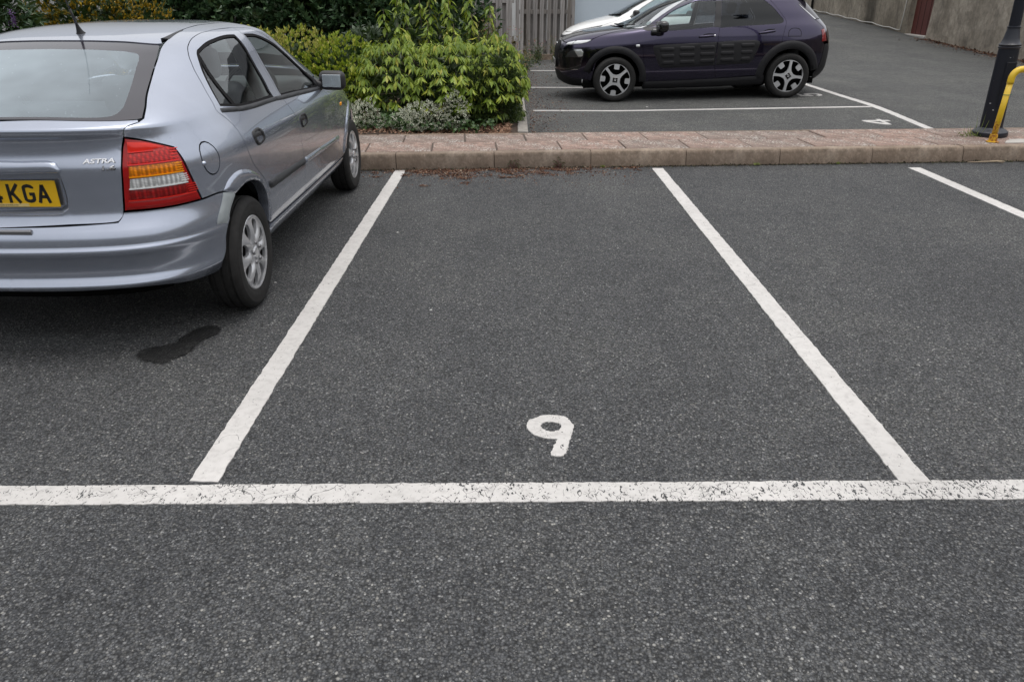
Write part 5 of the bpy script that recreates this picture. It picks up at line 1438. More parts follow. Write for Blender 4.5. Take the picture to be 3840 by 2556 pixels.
# two-tone alloy wheels: four spokes, four square tabs
TY2 = tyre_mesh(.318, .233, .205); TY2.materials.append(M["tyre"])
def alloy():
    R1 = .2365; N_ = 120
    ring = [(R1 * math.cos(a_), R1 * math.sin(a_)) for a_ in np.linspace(0, 2 * math.pi, N_, endpoint=False)]
    holes = []
    for k in range(4):
        a0 = k * math.pi / 2
        # opening between two spokes, with a tab reaching in from the rim
        pts = [(.074, -.30), (.086, -.46), (.118, -.625), (.206, -.690), (.212, -.30), (.208, -.185), (.152, -.235), (.144, -.14), (.142, 0), (.144, .14), (.152, .235), (.208, .185), (.212, .30), (.206, .690), (.118, .625), (.086, .46), (.074, .30), (.070, 0)]
        holes.append(smooth_loop([(r_ * math.cos(a0 + w_), r_ * math.sin(a0 + w_)) for r_, w_ in pts], .010, 40))
    holes = [np.array(h) * 1.046 for h in holes]
    return plate2d(ring, holes, .012, lambda y, z: .014 * math.cos(min(1, math.hypot(y, z) / R1) * 1.5), .030)
AL = alloy(); AL.materials.append(M["alloy"])
b = MB(); b.lathe([(0, -.075), (.205, -.075), (.228, -.03), (.232, -.014)], 40, 'x'); DK2 = mesh_from(b.v, b.f, True); DK2.materials.append(M["inner_dark"])
b = MB(); b.box((.013, 0, 0), (.010, .072, .072), bev=.004); CP = mesh_from(b.v, b.f); CP.materials.append(M["gloss_black"])
b = MB()
b.tube([(.019, -.020, -.016), (.021, 0, -.002), (.019, .020, -.016)], .0035, 6); CH = mesh_from(b.v, b.f, True); CH.materials.append(M["chrome"])
for s_ in (-1, 1):
    for yc, ang in ((0, math.radians(38)), (2.595, math.radians(-7))):
        w = put("wheel", TY2, None, K_, (s_ * .752, yc, .318), (0, 0, 0 if s_ > 0 else math.pi))
        put("brake_disc", DK2, None, w, (.080, 0, 0))
        a = put("alloy_rim", AL, None, w, (.082, 0, 0), (ang - math.radians(45) + math.pi / 4, 0, 0))
        cpo = put("centre_cap", CP, None, w, (.082, 0, 0), (ang + math.radians(0), 0, 0))
        if s_ < 0:
            for dz in (.010, -.010):
                up = yc > 1
                o = put("chevron", CH, None, w, (.083, 0, 0), (0 if up else math.radians(172), 0, 0))
                o.location.z = (dz + .006) * (1 if up else -1)
# ------------------------------------------------------------------ small white car behind the crossover
white_car = empty("parked_city_car", (3.96, 15.02, gz(15.0, 2.6)), math.radians(90), "small white car mostly hidden behind the dark purple crossover", "car")
white_car.rotation_euler = (-.012, 0, math.radians(90))
white_car.scale = (1, 1, 1.06)
D_ROWS = [(.18,.68,-.40,2.85,5,4,.1,.3),(.26,.76,-.50,2.98,5,4,.1,.35),(.45,.80,-.56,3.05,5,4,.1,.4),(.62,.815,-.58,3.06,5,4,.1,.4),(.74,.815,-.58,3.04,5,4,.1,.4),(.82,.808,-.57,2.96,5,4,.1,.4),(.89,.80,-.56,2.83,5,4,.1,.38),
(.95,.79,-.55,2.64,5,4,.1,.32),(1.0,.775,-.53,2.42,5,4,.1,.28),(1.04,.76,-.5,2.22,5,4,.1,.25),(1.08,.745,-.48,2.08,5,4.5,.1,.25),(1.2,.70,-.40,1.82,5,4.5,.1,.25),(1.3,.65,-.32,1.58,5,4.5,.1,.2),(1.38,.60,-.25,1.36,5,4.5,.1,.15),(1.43,.53,-.15,1.2,5,4,.08,.1),(1.46,.4,.1,1.05,4,4,.05,.1),(1.47,0,.5,.9,3,3,0,0)]
Dw = Body(D_ROWS, 1.1)
WP = M["white_paint"]; W_ = white_car
gw = [(1.86,1.055),(1.70,1.165),(1.50,1.27),(1.30,1.345),(1.10,1.37),(.55,1.36),(.30,1.25),(.30,1.05),(1.0,1.035)]
sd = Dw.panel("body_side", [(1.98,1.06),(1.85,1.13),(1.62,1.26),(1.40,1.36),(1.2,1.405),(.9,1.415),(.3,1.40),(-.1,1.30),(-.3,1.05),(-.40,.8),(-.42,.5),(-.38,.30)] + arc((0, .285), .34, 175, 5, 8) + [(.36,.24),(1.98,.24)] + arc((2.34, .285), .34, 175, 40, 8) + [(.69,2.66,.62),(.68,2.60,.80),(.69,2.45,.93),(.70,2.20,1.0)], WP, W_, holes=[gw], step=.07)
Dw.panel("door_window", Dw.inset(gw, .004), M["pale_glass"], sd, off=-.006, gap=-.004, depth=0, step=.1)
Dw.panel("mirror_sail", [(1.86,1.06),(1.97,1.062),(1.72,1.19),(1.66,1.19)][::-1], M["black_plastic"], sd, off=.002, gap=0, depth=.004, step=.05, both=False, mirror=True)
Dw.panel("bonnet", [(0,2.96,.825),(.30,2.93,.822),(.50,2.78,.845),(.66,2.56,.865),(.685,2.42,.94),(.695,2.20,1.004),(.62,2.05,1.043),(.3,2.17,1.044),(0,2.20,1.044)], WP, W_, sym=True, step=.07)
fbw = Dw.panel("front_bumper", [(0,2.97,.82),(.30,2.94,.817),(.47,2.81,.835),(.60,2.68,.79),(.69,2.63,.66),(.70,2.60,.55),(.68,2.62,.40),(.60,2.60,.26),(.3,2.84,.24),(0,2.90,.24)], WP, W_, sym=True, step=.07)
hlw = Dw.panel("headlight", [(.40,2.88,.79),(.45,2.83,.84),(.55,2.66,.885),(.655,2.44,.935),(.69,2.36,.955),(.695,2.42,.90),(.67,2.57,.80),(.60,2.69,.76),(.50,2.80,.75)], M["lens_dark"], fbw, off=.004, gap=0, depth=.01, step=.03, dome=(.008,.02), both=False, mirror=True)
Dw.panel("headlight_reflector", [(.47,2.83,.80),(.53,2.73,.845),(.60,2.62,.875),(.625,2.62,.83),(.60,2.68,.80),(.52,2.78,.775)], M["lens_drl"], hlw, off=.013, gap=0, depth=.002, step=.03, dome=(.004,.02), both=False, mirror=True)
Dw.panel("grille", [(0,3.02,.755),(.26,2.99,.757),(.36,2.93,.775),(.34,2.96,.735),(.25,3.01,.715),(0,3.04,.71)], M["black_plastic"], fbw, sym=True, off=.003, gap=0, depth=.004, step=.04)
Dw.panel("windscreen", [(0,1.26,1.408),(.35,1.22,1.408),(.46,1.28,1.385),(.53,1.46,1.30),(.59,1.68,1.20),(.65,1.93,1.085),(.60,2.04,1.053),(.3,2.14,1.05),(0,2.17,1.05)], M["car_glass"], W_, sym=True, gap=0, depth=0, step=.1)
Dw.panel("a_pillar", [(.70,2.19,1.003),(.655,1.95,1.08),(.595,1.69,1.20),(.535,1.47,1.30),(.465,1.29,1.386),(.36,1.23,1.41),(.42,1.0,1.435),(.9,1.417),(1.2,1.408),(1.40,1.363),(1.62,1.264),(1.85,1.134),(1.98,1.064)], WP, W_, off=.004, step=.06)
Dw.panel("roof", [(0,1.25,1.412),(.35,1.21,1.412),(.41,1.0,1.437),(.42,.3,1.43),(.40,-.02,1.40),(0,-.14,1.405),(0,.5,1.471),(0,1.1,1.471)], WP, W_, sym=True, step=.1)
Dw.panel("tailgate", [(0,-.15,1.40),(.40,-.03,1.395),(.55,-.1,1.28),(.62,-.3,1.05),(.66,-.40,.8),(.66,-.42,.5),(.6,-.40,.3),(0,-.50,.28)], WP, W_, sym=True, step=.1)
b = MB(); b.box((-.875, 1.80, 1.075), (.17, .10, .13), Matrix.Rotation(.1, 3, 'Z'), .04); mi = b.build("door_mirror", M["black_plastic"], W_, True)
b = MB(); b.box((-.79, 1.83, 1.02), (.10, .08, .05), bev=.015); b.build("mirror_arm", M["black_plastic"], mi, True)
b = MB(); b.tube([(.2, 2.14, 1.055), (-.2, 2.13, 1.062), (-.5, 2.02, 1.075)], .011, 6); b.build("wiper", M["soft_black"], W_, True)
b = MB(); b.box((0, 1.15, .55), (1.40, 2.9, .5), bev=.1); b.build("inner_shell", M["inner_dark"], W_)
b = MB(); b.box((0, 1.72, .93), (1.3, .4, .2), bev=.05); b.build("dashboard", M["cabin_grey"], W_, True)
for x in (-.33, .33): seat(W_, x, .95, .48, M["cabin_seat"], back_h=.58)
TY3 = tyre_mesh(.285, .185, .165, 2); TY3.materials.append(M["tyre"])
for s_ in (-1, 1):
    for yc in (0, 2.34):
        w = put("wheel", TY3, None, W_, (s_ * .70, yc, .285), (0, 0, 0 if s_ > 0 else math.pi))
        put("wheel_trim", TR, None, w, (.065, 0, 0))
# ------------------------------------------------------------------ fence, walls, buildings, lamp post, rail
FY = 18.66
FZ = gz(FY, .8)
fence = empty("timber_fence", (0, FY, FZ), 0, "weathered grey timber fence of overlapping upright boards behind the shrubs", "fence")
def board_mesh(w, h, t=.02, seed=0):
    rg = np.random.default_rng(seed)
    b = MB(); b.box((0, 0, h / 2), (w, t, h), bev=.003)
    me = mesh_from([(x + rg.normal(0, .0012), y + rg.normal(0, .001), z) for x, y, z in b.v], b.f)
    me.materials.append(M["weathered_timber"]); return me
bmw = [board_mesh(.130, 1.75, .02, i) for i in range(4)]
bmn = [board_mesh(.088, 1.72, .02, 10 + i) for i in range(4)]
for i in range(30):                                   # front boards of the wide-board run
    put("board", bmw[i % 4], None, fence, (-.06 - .236 * i + RNG.normal(0, .006), -.045, .14 + RNG.normal(0, .01)), (0, RNG.normal(0, .004), 0))
for i in range(30):                                   # boards behind the gaps
    put("back_board", bmw[(i + 1) % 4], None, fence, (-.178 - .236 * i + RNG.normal(0, .006), .045, .42 if i < 6 else .14), (0, RNG.normal(0, .004), 0))
for z in (.46, 1.25):
    b = MB(); b.box((-3.5, 0, z), (7.1, .06, .10), bev=.004); b.build("rail", M["weathered_timber"], fence)
gate = empty("timber_gate", (0, FY, FZ), 0, "narrow-slatted grey timber panel between the fence and the pale blue building", "fence panel")
for i, x in enumerate((.226, .383, .530, .684, .833, .980, 1.137, 1.288)):
    put("slat", bmn[i % 4], None, gate, (x + RNG.normal(0, .004), -.04, .12 + RNG.normal(0, .006)), (0, RNG.normal(0, .005), 0))
for i in range(8):
    put("back_slat", bmn[(i + 2) % 4], None, gate, (.300 + .151 * i, .13, .125), (0, RNG.normal(0, .005), 0))
for z in (1.02, .25):
    b = MB(); b.box((.78, 0, z), (1.22, .05, .09), bev=.004); b.build("rail", M["weathered_timber"], gate)
for x in (.125, 1.385):
    b = MB(); b.box((x, -.01, .95), (.085, .085, 1.9), bev=.006); b.build("post", M["weathered_timber"], gate)
b = MB(); b.box((.72, -.03, .05), (1.35, .10, .14), bev=.006); b.build("gravel_board", M["kerb_concrete"], gate)

out = empty("outbuilding", (3.9, FY + 1.6, FZ), 0, "pale blue rendered building behind the white car", "building")
b = MB(); b.box((0, 0, 1.4), (4.9, 2.6, 2.9)); ob = b.build("wall", M["blue_render"], out)
b = MB(); b.box((0, 0, 2.90), (5.2, 2.9, .12), bev=.02); b.build("roof", M["mortar"], out)
b = MB(); b.box((.6, -1.32, 1.1), (2.2, .05, 2.1), bev=.01); b.build("garage_door", M["blue_render"], out)

# rendered retaining wall along the drive, in two lengths with a red door between
def wall_x(y): return 11.25 + .092 * (y - 17.6)
def wall(name, y0, y1, h, th, mat, label):
    n = max(2, int((y1 - y0) / .35)); V = []; Fc = []
    rg = np.random.default_rng(int(y0 * 7) + 150)
    nz = 9
    for i in range(n + 1):
        y = y0 + (y1 - y0) * i / n
        for k in range(nz):
            z = gz(y, 9) - .15 + (h + .15) * k / (nz - 1)
            j = rg.normal(0, .012)
            V.append((wall_x(y) + j, y, z))
        for k in range(nz):
            z = gz(y, 9) - .15 + (h + .15) * k / (nz - 1)
            V.append((wall_x(y) + th, y, z))
    m = nz * 2
    for i in range(n):
        for k in range(nz - 1):
            a = i * m + k
            Fc.append((a, a + 1, a + m + 1, a + m))
            a += nz
            Fc.append((a, a + m, a + m + 1, a + 1))
        a = i * m + nz - 1
        Fc.append((a, a + nz, a + nz + m, a + m))
    for i in (0, n):
        for k in range(nz - 1):
            a = i * m + k
            f = (a, a + nz, a + nz + 1, a + 1)
            Fc.append(f if i == 0 else f[::-1])
    o = put(name, mesh_from(V, Fc, False), mat)
    bm = bmesh.new(); bm.from_mesh(o.data); bmesh.ops.recalc_face_normals(bm, faces=bm.faces); bm.to_mesh(o.data); bm.free()
    return tag(o, label, "wall")
wall("rendered_wall", -9.0, 22.95, 2.5, .35, M["render_wall"], "mottled rendered wall right of the dark red door, behind the lamp post")
wall("rendered_wall", 24.50, 44.0, 2.5, .35, M["render_wall_damp"], "greyer rendered wall left of the dark red door, with a white cable at its foot")
dr = empty("red_door", (wall_x(23.7) + .16, 23.72, gz(23.7, 9)), math.atan(.092) * -1, "dark red door set between the two rendered walls", "door")
b = MB(); b.box((0, 0, 1.02), (.05, 1.45, 2.05), bev=.008); dp = b.build("door_leaf", M["red_door"], dr)
for y in (-.36, 0, .36):
    b = MB(); b.box((-.027, y, 1.0), (.006, .012, 1.95)); b.build("board_joint", M["soft_black"], dp)
b = MB(); b.box((-.05, 0, -.01), (.30, 1.5, .10), bev=.01); b.build("door_step", M["concrete_pad"], dr)
b = MB(); b.tube([(-.045, -.55, 1.0), (-.045, -.45, 1.0)], .012, 6); b.build("door_handle", M["dull_metal"], dp)
def on_wall(y, dz, off=.03): return (wall_x(y) - off, y, gz(y, 9) + dz)
pts = [on_wall(24.75, 2.3), on_wall(24.78, 1.4), on_wall(24.85, .5), on_wall(24.9, .07)] + [on_wall(25.2 + .55 * i, .06 + .02 * math.sin(i * 1.9), .05) for i in range(22)]
b = MB(); b.tube(pts, .014, 6); tag(b.build("cable", M["cable_white"], None, True), "thin white cable running up and along the foot of the far rendered wall", "cable")
b = MB(); b.tube([on_wall(35.0, .05, .08), on_wall(35.0, 2.4, .08)], .05, 10); tag(b.build("downpipe", M["downpipe"], None, True), "black downpipe on the far rendered wall, above the purple car's rear window", "pipe")

# white house beyond the fence: seen mirrored in the silver car's side windows
house = empty("white_house", (2.4, 26.0, gz(24, 2)), -math.pi / 2, "white rendered house reflected in the silver hatchback's side windows", "house")
b = MB(); b.box((0, 0, 2.75), (7.0, 10.0, 5.5)); hw_ = b.build("wall", M["house_white"], house)
b = MB(); b.add([(-3.9, -5.3, 5.4), (3.9, -5.3, 5.4), (0, -5.3, 8.2), (-3.9, 5.3, 5.4), (3.9, 5.3, 5.4), (0, 5.3, 8.2)], [(0, 1, 2), (5, 4, 3), (0, 2, 5, 3), (1, 4, 5, 2), (0, 3, 4, 1)]); b.build("roof", M["slate"], house)
for yy in (-3.6, -1.2, 1.2, 3.6):
    for zz in (1.5, 4.1):
        b = MB(); b.box((-3.52, yy, zz), (.10, 1.2, 1.35), bev=.01); wdw = b.build("window", M["house_white"], house)
        b = MB(); b.box((-3.575, yy, zz), (.02, 1.02, 1.15)); b.build("pane", M["lens_dark"], wdw)

# unseen long house, added behind the camera to darken the cars' low reflections
row = empty("added_house", (-2.0, -26.0, 0), 0, "long grey stone house reflected in the cars' bodywork", "house")
b = MB(); b.box((0, 0, 2.5), (34.0, 8.0, 5.0)); b.build("wall", M["added_house_grey"], row)
b = MB(); b.add([(-17.4, -4.5, 4.9), (-17.4, 4.5, 4.9), (-17.4, 0, 7.2), (17.4, -4.5, 4.9), (17.4, 4.5, 4.9), (17.4, 0, 7.2)], [(0, 2, 1), (3, 4, 5), (0, 3, 5, 2), (1, 2, 5, 4), (0, 1, 4, 3)]); b.build("roof", M["slate"], row)
for xx in range(-15, 16, 3):
    for zz in (1.5, 3.8):
        b = MB(); b.box((xx, 4.03, zz), (1.15, .10, 1.4), bev=.01); wdw = b.build("window", M["house_white"], row)
        b = MB(); b.box((xx, 4.085, zz), (.98, .02, 1.2)); b.build("pane", M["lens_dark"], wdw)

# ---- lamp post
lp = empty("lamp_post", (5.005, 8.06, KH), 0, "dark navy lamp post with a wide round foot on the paved island", "lamp post")
lp.rotation_euler = (0, math.radians(-1.6), 0)
def lath(name, prof, n, mat, parent, sharp=35):
    b = MB(); b.lathe(prof, n, 'z'); return b.build(name, mat, parent, True, sharp=sharp)
lath("foot", [(.0, .0), (.165, .0), (.170, .018), (.166, .045), (.140, .068), (.116, .078), (.108, .09), (.0, .09)], 40, M["navy_paint"], lp)
lath("lower_shaft", [(.106, .085), (.105, .10), (.092, .845), (.091, .86)], 32, M["navy_chipped"], lp)
lath("collar", [(.091, .850), (.099, .856), (.101, .868), (.094, .874), (.098, .880), (.100, .890), (.093, .897), (.086, .902), (.072, .945), (.062, 1.00), (.056, 1.03), (.055, 1.04), (.060, 1.043), (.060, 1.056), (.052, 1.060)], 32, M["navy_paint"], lp, 50)
lath("upper_shaft", [(.052, 1.055), (.046, 2.4), (.040, 4.2)], 28, M["navy_chipped"], lp)
lath("lantern", [(.0, 4.2), (.06, 4.2), (.10, 4.24), (.17, 4.62), (.20, 4.64), (.12, 4.78), (.03, 4.84), (0, 4.9)], 12, M["navy_paint"], lp)
b = MB(); b.box((0, -.098, .52), (.10, .012, .42), Matrix.Rotation(.016, 3, 'X'), .003); b.build("service_door", M["navy_chipped"], lp)

# ---- yellow rail
yr = empty("yellow_rail", (4.822, 7.685, KH), math.atan(.0655), "yellow tubular hand rail with a rusty foot beside the lamp post", "hand rail")
el = [(.025 + .0, 0, .60)] + [(.025 + .085 * (1 - math.cos(a_)), 0, .60 + .085 * math.sin(a_)) for a_ in [math.radians(k) for k in range(10, 91, 16)]]
b = MB(); b.tube([(0, 0, .02), (.012, 0, .3), (.025, 0, .56)], .0275, 16); b.build("upright", M["yellow_pipe"], yr, True)
b = MB(); b.tube([(.025, 0, .555), (.025, 0, .575)] + el[1:] + [(.14, 0, .685)], .0315, 16); b.build("elbow", M["yellow_pipe"], yr, True)
b = MB(); b.tube([(.13, 0, .685), (1.5, 0, .695)], .0275, 16); b.build("top_rail", M["yellow_pipe"], yr, True)
b = MB(); b.tube([(1.5, 0, .70), (1.5, 0, .02)], .0275, 16); b.build("upright", M["yellow_pipe"], yr, True)
b = MB(); b.lathe([(0, 0), (.058, 0), (.060, .006), (.040, .010), (.036, .05), (.034, .075), (.028, .078)], 20, 'z'); b.build("foot", M["yellow_rust"], yr, True, sharp=40)
b = MB(); b.lathe([(.029 + .003 * math.cos(k * 1.57), .003 * math.sin(k * 1.57)) for k in range(4)], 16, 'z', (.020, 0, .452), closed=True); b.tube([(.047, 0, .452), (.075, -.01, .456)], .002, 5); b.build("wire_tie", M["tie_green"], yr, True)
O = [(4.90, 7.60), (5.30, 7.64), (5.55, 7.70), (5.45, 7.80), (5.02, 7.76)]
P, T, L = fill2d(smooth_loop(O, .05, 60), [], .1)
tag(put("concrete_pad", mesh_from([(p[0], p[1], KH + .006) for p in P] + [(P[i][0], P[i][1], KH - .01) for i in L[0]], [tuple(t_) for t_ in T] + [(L[0][i], len(P) + i, len(P) + (i + 1) % len(L[0]), L[0][(i + 1) % len(L[0])]) for i in range(len(L[0]))]), M["concrete_pad"]), "pale patch of concrete beside the foot of the yellow rail", "concrete patch")
# ------------------------------------------------------------------ plants
def unit(a): return a / np.maximum(np.linalg.norm(a, axis=-1, keepdims=True), 1e-9)
def leaf_geo(P, D, N, L, W, fold=.25, droop=.15):
    """leaf blades: five points, four triangles each, folded along the midrib"""
    n = len(P); L = np.broadcast_to(L, n)[:, None]; W = np.broadcast_to(W, n)[:, None]
    D = unit(D); S = unit(np.cross(D, N)); N = unit(np.cross(S, D))
    mid = P + D * L * .45
    V = np.stack([P, mid - S * W * .5 + N * W * fold * .5, mid + S * W * .5 + N * W * fold * .5, mid - N * W * fold * .2, P + D * L - N * L * droop], 1).reshape(-1, 3)
    k = np.arange(n)[:, None] * 5
    T = np.concatenate([k + [0, 2, 3], k + [0, 3, 1], k + [3, 2, 4], k + [3, 4, 1]], 1).reshape(-1, 3)
    return V, T
def shell_points(n, blobs, rg, inner=.55, front=0.0):
    """points near the surface of a union of ellipsoids ((cx,cy,cz),(rx,ry,rz)), with outward directions"""
    w = np.array([b[1][0] * b[1][2] + b[1][1] * b[1][2] + b[1][0] * b[1][1] for b in blobs]); w = w / w.sum()
    out = []; dirs = []
    while sum(map(len, out)) < n:
        i = rg.choice(len(blobs), n, p=w)
        C = np.array([blobs[k][0] for k in i]); R = np.array([blobs[k][1] for k in i])
        d = unit(rg.normal(0, 1, (n, 3)))
        if front: d = unit(d + np.array([0, -front, front * .35]))
        r = inner + (1.06 - inner) * rg.random(n) ** .5
        p = C + d * R * r[:, None]
        keep = p[:, 2] > .03
        for k, (c, R2) in enumerate(blobs):
            q = (((p - np.array(c)) / np.array(R2)) ** 2).sum(1)
            keep &= ~((q < inner ** 2) & (i != k))
        out.append(p[keep]); dirs.append(unit((d / R))[keep])
    return np.concatenate(out)[:n], np.concatenate(dirs)[:n]
def foliage(name, V, T, mat, parent):
    o = put(name, mesh_tris(V, T, False), mat, parent); o["kind"] = "stuff"; return o
def stems(parent, base, tips, rg, r0=.012, name="stem", mat="bark"):
    b = MB()
    for t_ in tips:
        m = (np.array(base) + t_) / 2 + np.array([0, 0, .12]) + rg.normal(0, .04, 3)
        b.tube([tuple(np.array(base) + rg.normal(0, .05, 3) * [1, 1, 0]), tuple(m), tuple(t_)], [r0, r0 * .7, r0 * .3], 5)
    o = b.build(name, M[mat], parent, True); o["kind"] = "stuff"; return o
def bush(name, label, blobs, n, L, W, mat, seed, up=.25, out=1.0, rnd=.55, cat="shrub", group=None, inner=.55, front=.35, mat2=None, frac2=0.0, sel2=None, droop=.12, fold=.25, tuft=0, core="leaf_deep", nst=8):
    rg = np.random.default_rng(seed)
    c0 = np.mean([b[0] for b in blobs], 0)
    base = (float(c0[0]), float(c0[1]), gz(c0[1], c0[0]) + .10)
    root = empty(name, base, 0, label, cat, group)
    bb = [((b[0][0] - base[0], b[0][1] - base[1], b[0][2] - base[2]), b[1]) for b in blobs]
    P, O = shell_points(n, bb, rg, inner, front)
    if tuft:      # clump leaves in rosettes round shared points
        k = len(P) // tuft; P = np.repeat(P[:k], tuft, 0) + rg.normal(0, L * .12, (k * tuft, 3)); O = np.repeat(O[:k], tuft, 0)
    m = len(P)
    D = unit(O * out + rg.normal(0, rnd, (m, 3)) + [0, 0, up])
    N = unit(O * .6 + [0, -.1, .8] + rg.normal(0, .5, (m, 3)))
    LL = L * rg.uniform(.65, 1.25, m); WW = W * rg.uniform(.7, 1.2, m)
    sel = np.zeros(m, bool)
    if mat2: sel = (rg.random(m) < frac2) if sel2 is None else sel2(P + base, rg)
    V, T = leaf_geo(P[~sel], D[~sel], N[~sel], LL[~sel], WW[~sel], fold, droop); foliage("crown", V, T, M[mat], root)
    if sel.any():
        V, T = leaf_geo(P[sel], D[sel], N[sel], LL[sel], WW[sel], fold, droop); foliage("crown", V, T, M[mat2], root)
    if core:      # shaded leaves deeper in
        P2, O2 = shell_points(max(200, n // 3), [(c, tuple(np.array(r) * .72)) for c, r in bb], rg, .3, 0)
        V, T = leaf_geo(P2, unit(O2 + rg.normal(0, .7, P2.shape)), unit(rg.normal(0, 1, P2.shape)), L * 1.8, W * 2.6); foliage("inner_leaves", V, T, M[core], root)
    tips = P[rg.choice(m, nst)] * .85
    stems(root, (0, 0, -.05), tips, rg)
    return root

# clipped golden shrub behind the silver car's bonnet
bush("golden_shrub", "clipped yellow-green small-leaved shrub behind the silver car's mirror", [((-2.55, 9.6, .50), (.62, .75, .60)), ((-2.0, 9.5, .52), (.52, .70, .52)), ((-3.2, 9.6, .55), (.6, .8, .56))], 16000, .046, .024, "leaf_golden", 1, up=.9, rnd=.45, tuft=5, mat2="leaf_cream", sel2=lambda P, r: (P[:, 2] > .86) & (P[:, 0] < -2.2) & (r.random(len(P)) < .6))
# drooping lime shrub: tiers of hanging leaves
def droop_shrub(name, label, blobs, shoots, seed, singles, L=.108, W=.038, upright=None):
    rg = np.random.default_rng(seed)
    c0 = np.mean([b[0] for b in blobs], 0); base = np.array([c0[0], c0[1], gz(c0[1], c0[0]) + .10])
    root = empty(name, tuple(base), 0, label, "shrub")
    bb = [(tuple(np.array(b[0]) - base), b[1]) for b in blobs]
    Pl, Dl, Nl, Ll = [], [], [], []
    if upright:      # leaf pairs hanging along tall stems
        tips = []
        bst = MB()
        for (sx, sy, hh) in upright:
            lean = rg.normal(0, .06, 2); p0 = np.array([sx - base[0], sy - base[1], .1])
            tip = p0 + np.array([lean[0] * hh, lean[1] * hh, hh]); tips.append(tip)
            bst.tube([tuple(p0), tuple((p0 + tip) / 2 + rg.normal(0, .02, 3)), tuple(tip)], [.008, .006, .003], 5)
            for k in range(int(hh / .062)):
                f = .22 + .80 * (k + rg.random() * .5) / (hh / .062); q = p0 + (tip - p0) * min(1, f); a0 = rg.uniform(0, 6.28)
                for m in range(4 if f > .8 else 3):
                    a = a0 + m * (math.pi if m < 2 else 1.4); side = np.array([math.cos(a), math.sin(a) * .8 - .2, 0])
                    Pl.append(q + side * .012); Dl.append(side * rg.uniform(.5, .95) + [0, 0, -rg.uniform(.25, 1.0)]); Nl.append(side * .6 + [0, 0, .8]); Ll.append(L * rg.uniform(.65, 1.2))
        o = bst.build("stem", M["bark"], root, True); o["kind"] = "stuff"
        tips = np.array(tips)
    else:            # umbrellas of leaves at the shoot tips, in loose tiers
        S, O = shell_points(shoots * 3, bb, rg, .90, .45)
        S[:, 2] = np.round(S[:, 2] / .095) * .095 + rg.normal(0, .016, len(S)) + .012 * np.sin(S[:, 0] * 9)
        keep = []; 
        for i_, s in enumerate(S):           # keep tips apart so that dark gaps stay between them
            if all(abs(s[0] - S[k][0]) + abs(s[1] - S[k][1]) * .8 + abs(s[2] - S[k][2]) * 1.0 > .085 for k in keep): keep.append(i_)
            if len(keep) >= shoots: break
        S, O = S[keep], O[keep]; tips = S
        for s, o in zip(S, O):
            oh = unit(np.array([o[0], o[1], 0]) + [0, -.35, 0] + rg.normal(0, .25, 3) * [1, 1, 0]); k = rg.integers(7, 11); a0 = rg.uniform(0, .6)
            for j in range(k):
                a = -1.9 + 3.8 * j / (k - 1) + rg.normal(0, .12); side = np.array([oh[0] * math.cos(a) - oh[1] * math.sin(a), oh[0] * math.sin(a) + oh[1] * math.cos(a), 0])
                d = side * rg.uniform(.55, .85) + np.array([0, 0, -rg.uniform(.55, 1.05)])
                Pl.append(s + side * .012 + [0, 0, rg.normal(0, .008)]); Dl.append(d); Nl.append(side * .8 + [0, 0, .6]); Ll.append(L * rg.uniform(.7, 1.15))
            for j in range(2):
                side = unit(rg.normal(0, 1, 3) * [1, 1, .2]); Pl.append(s); Dl.append(side * .6 + [0, 0, .35]); Nl.append(-side + [0, 0, .8]); Ll.append(L * .5)
    Pl, Dl, Nl, Ll = np.array(Pl), unit(np.array(Dl)), unit(np.array(Nl)), np.array(Ll)
    # the leaves that show largest stand as single leaves
    vis = -Pl[:, 1] + rg.random(len(Pl)) * .15
    order = np.argsort(-vis)
    one = np.zeros(len(Pl), bool); one[order[:singles]] = True
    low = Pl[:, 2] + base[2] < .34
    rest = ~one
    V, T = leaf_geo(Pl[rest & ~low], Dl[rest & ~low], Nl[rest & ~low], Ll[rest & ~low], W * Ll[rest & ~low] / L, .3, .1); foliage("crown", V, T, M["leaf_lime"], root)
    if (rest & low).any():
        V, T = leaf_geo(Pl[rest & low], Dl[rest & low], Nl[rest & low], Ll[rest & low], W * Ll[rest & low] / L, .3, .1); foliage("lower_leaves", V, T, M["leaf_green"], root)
    lm = []
    for k in range(6):
        V, T = leaf_geo(np.zeros((1, 3)), np.array([[0, 0, 1.0]]), np.array([[0, 1.0, 0]]), 1.0, W / L * rg.uniform(.85, 1.15), .3, rg.uniform(.05, .2))
        me = mesh_tris(V, T, True); me.materials.append(M["leaf_lime_single"]); lm.append(me)
    for i in np.where(one)[0]:
        z = Vector(Dl[i]); x = Vector(np.cross(Dl[i], Nl[i])).normalized(); y = z.cross(x)
        o = bpy.data.objects.new("leaf", lm[i % 6]); link(o, root)
        mt = Matrix((x, y, z)).transposed().to_4x4(); mt.translation = Vector(Pl[i]); sc_ = float(Ll[i])
        o.matrix_local = mt @ Matrix.Diagonal((sc_, sc_, sc_, 1))
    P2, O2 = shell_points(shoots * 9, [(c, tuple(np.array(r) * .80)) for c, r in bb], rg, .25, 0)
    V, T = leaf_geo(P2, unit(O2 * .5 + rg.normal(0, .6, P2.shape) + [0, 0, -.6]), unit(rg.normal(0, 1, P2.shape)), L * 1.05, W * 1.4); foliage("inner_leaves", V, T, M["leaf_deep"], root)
    if not upright: stems(root, (0, 0, -.05), tips[rg.choice(len(tips), min(60, len(tips)))], rg, .009, "twigs")
    return root
droop_shrub("weeping_shrub", "broad lime-green shrub with tiers of drooping pointed leaves beside the bed's edging", [((-1.35, 9.45, .50), (.62, .75, .50)), ((-.75, 9.35, .50), (.60, .75, .50)), ((-.22, 9.45, .52), (.38, .75, .50))], 380, 3, 300)
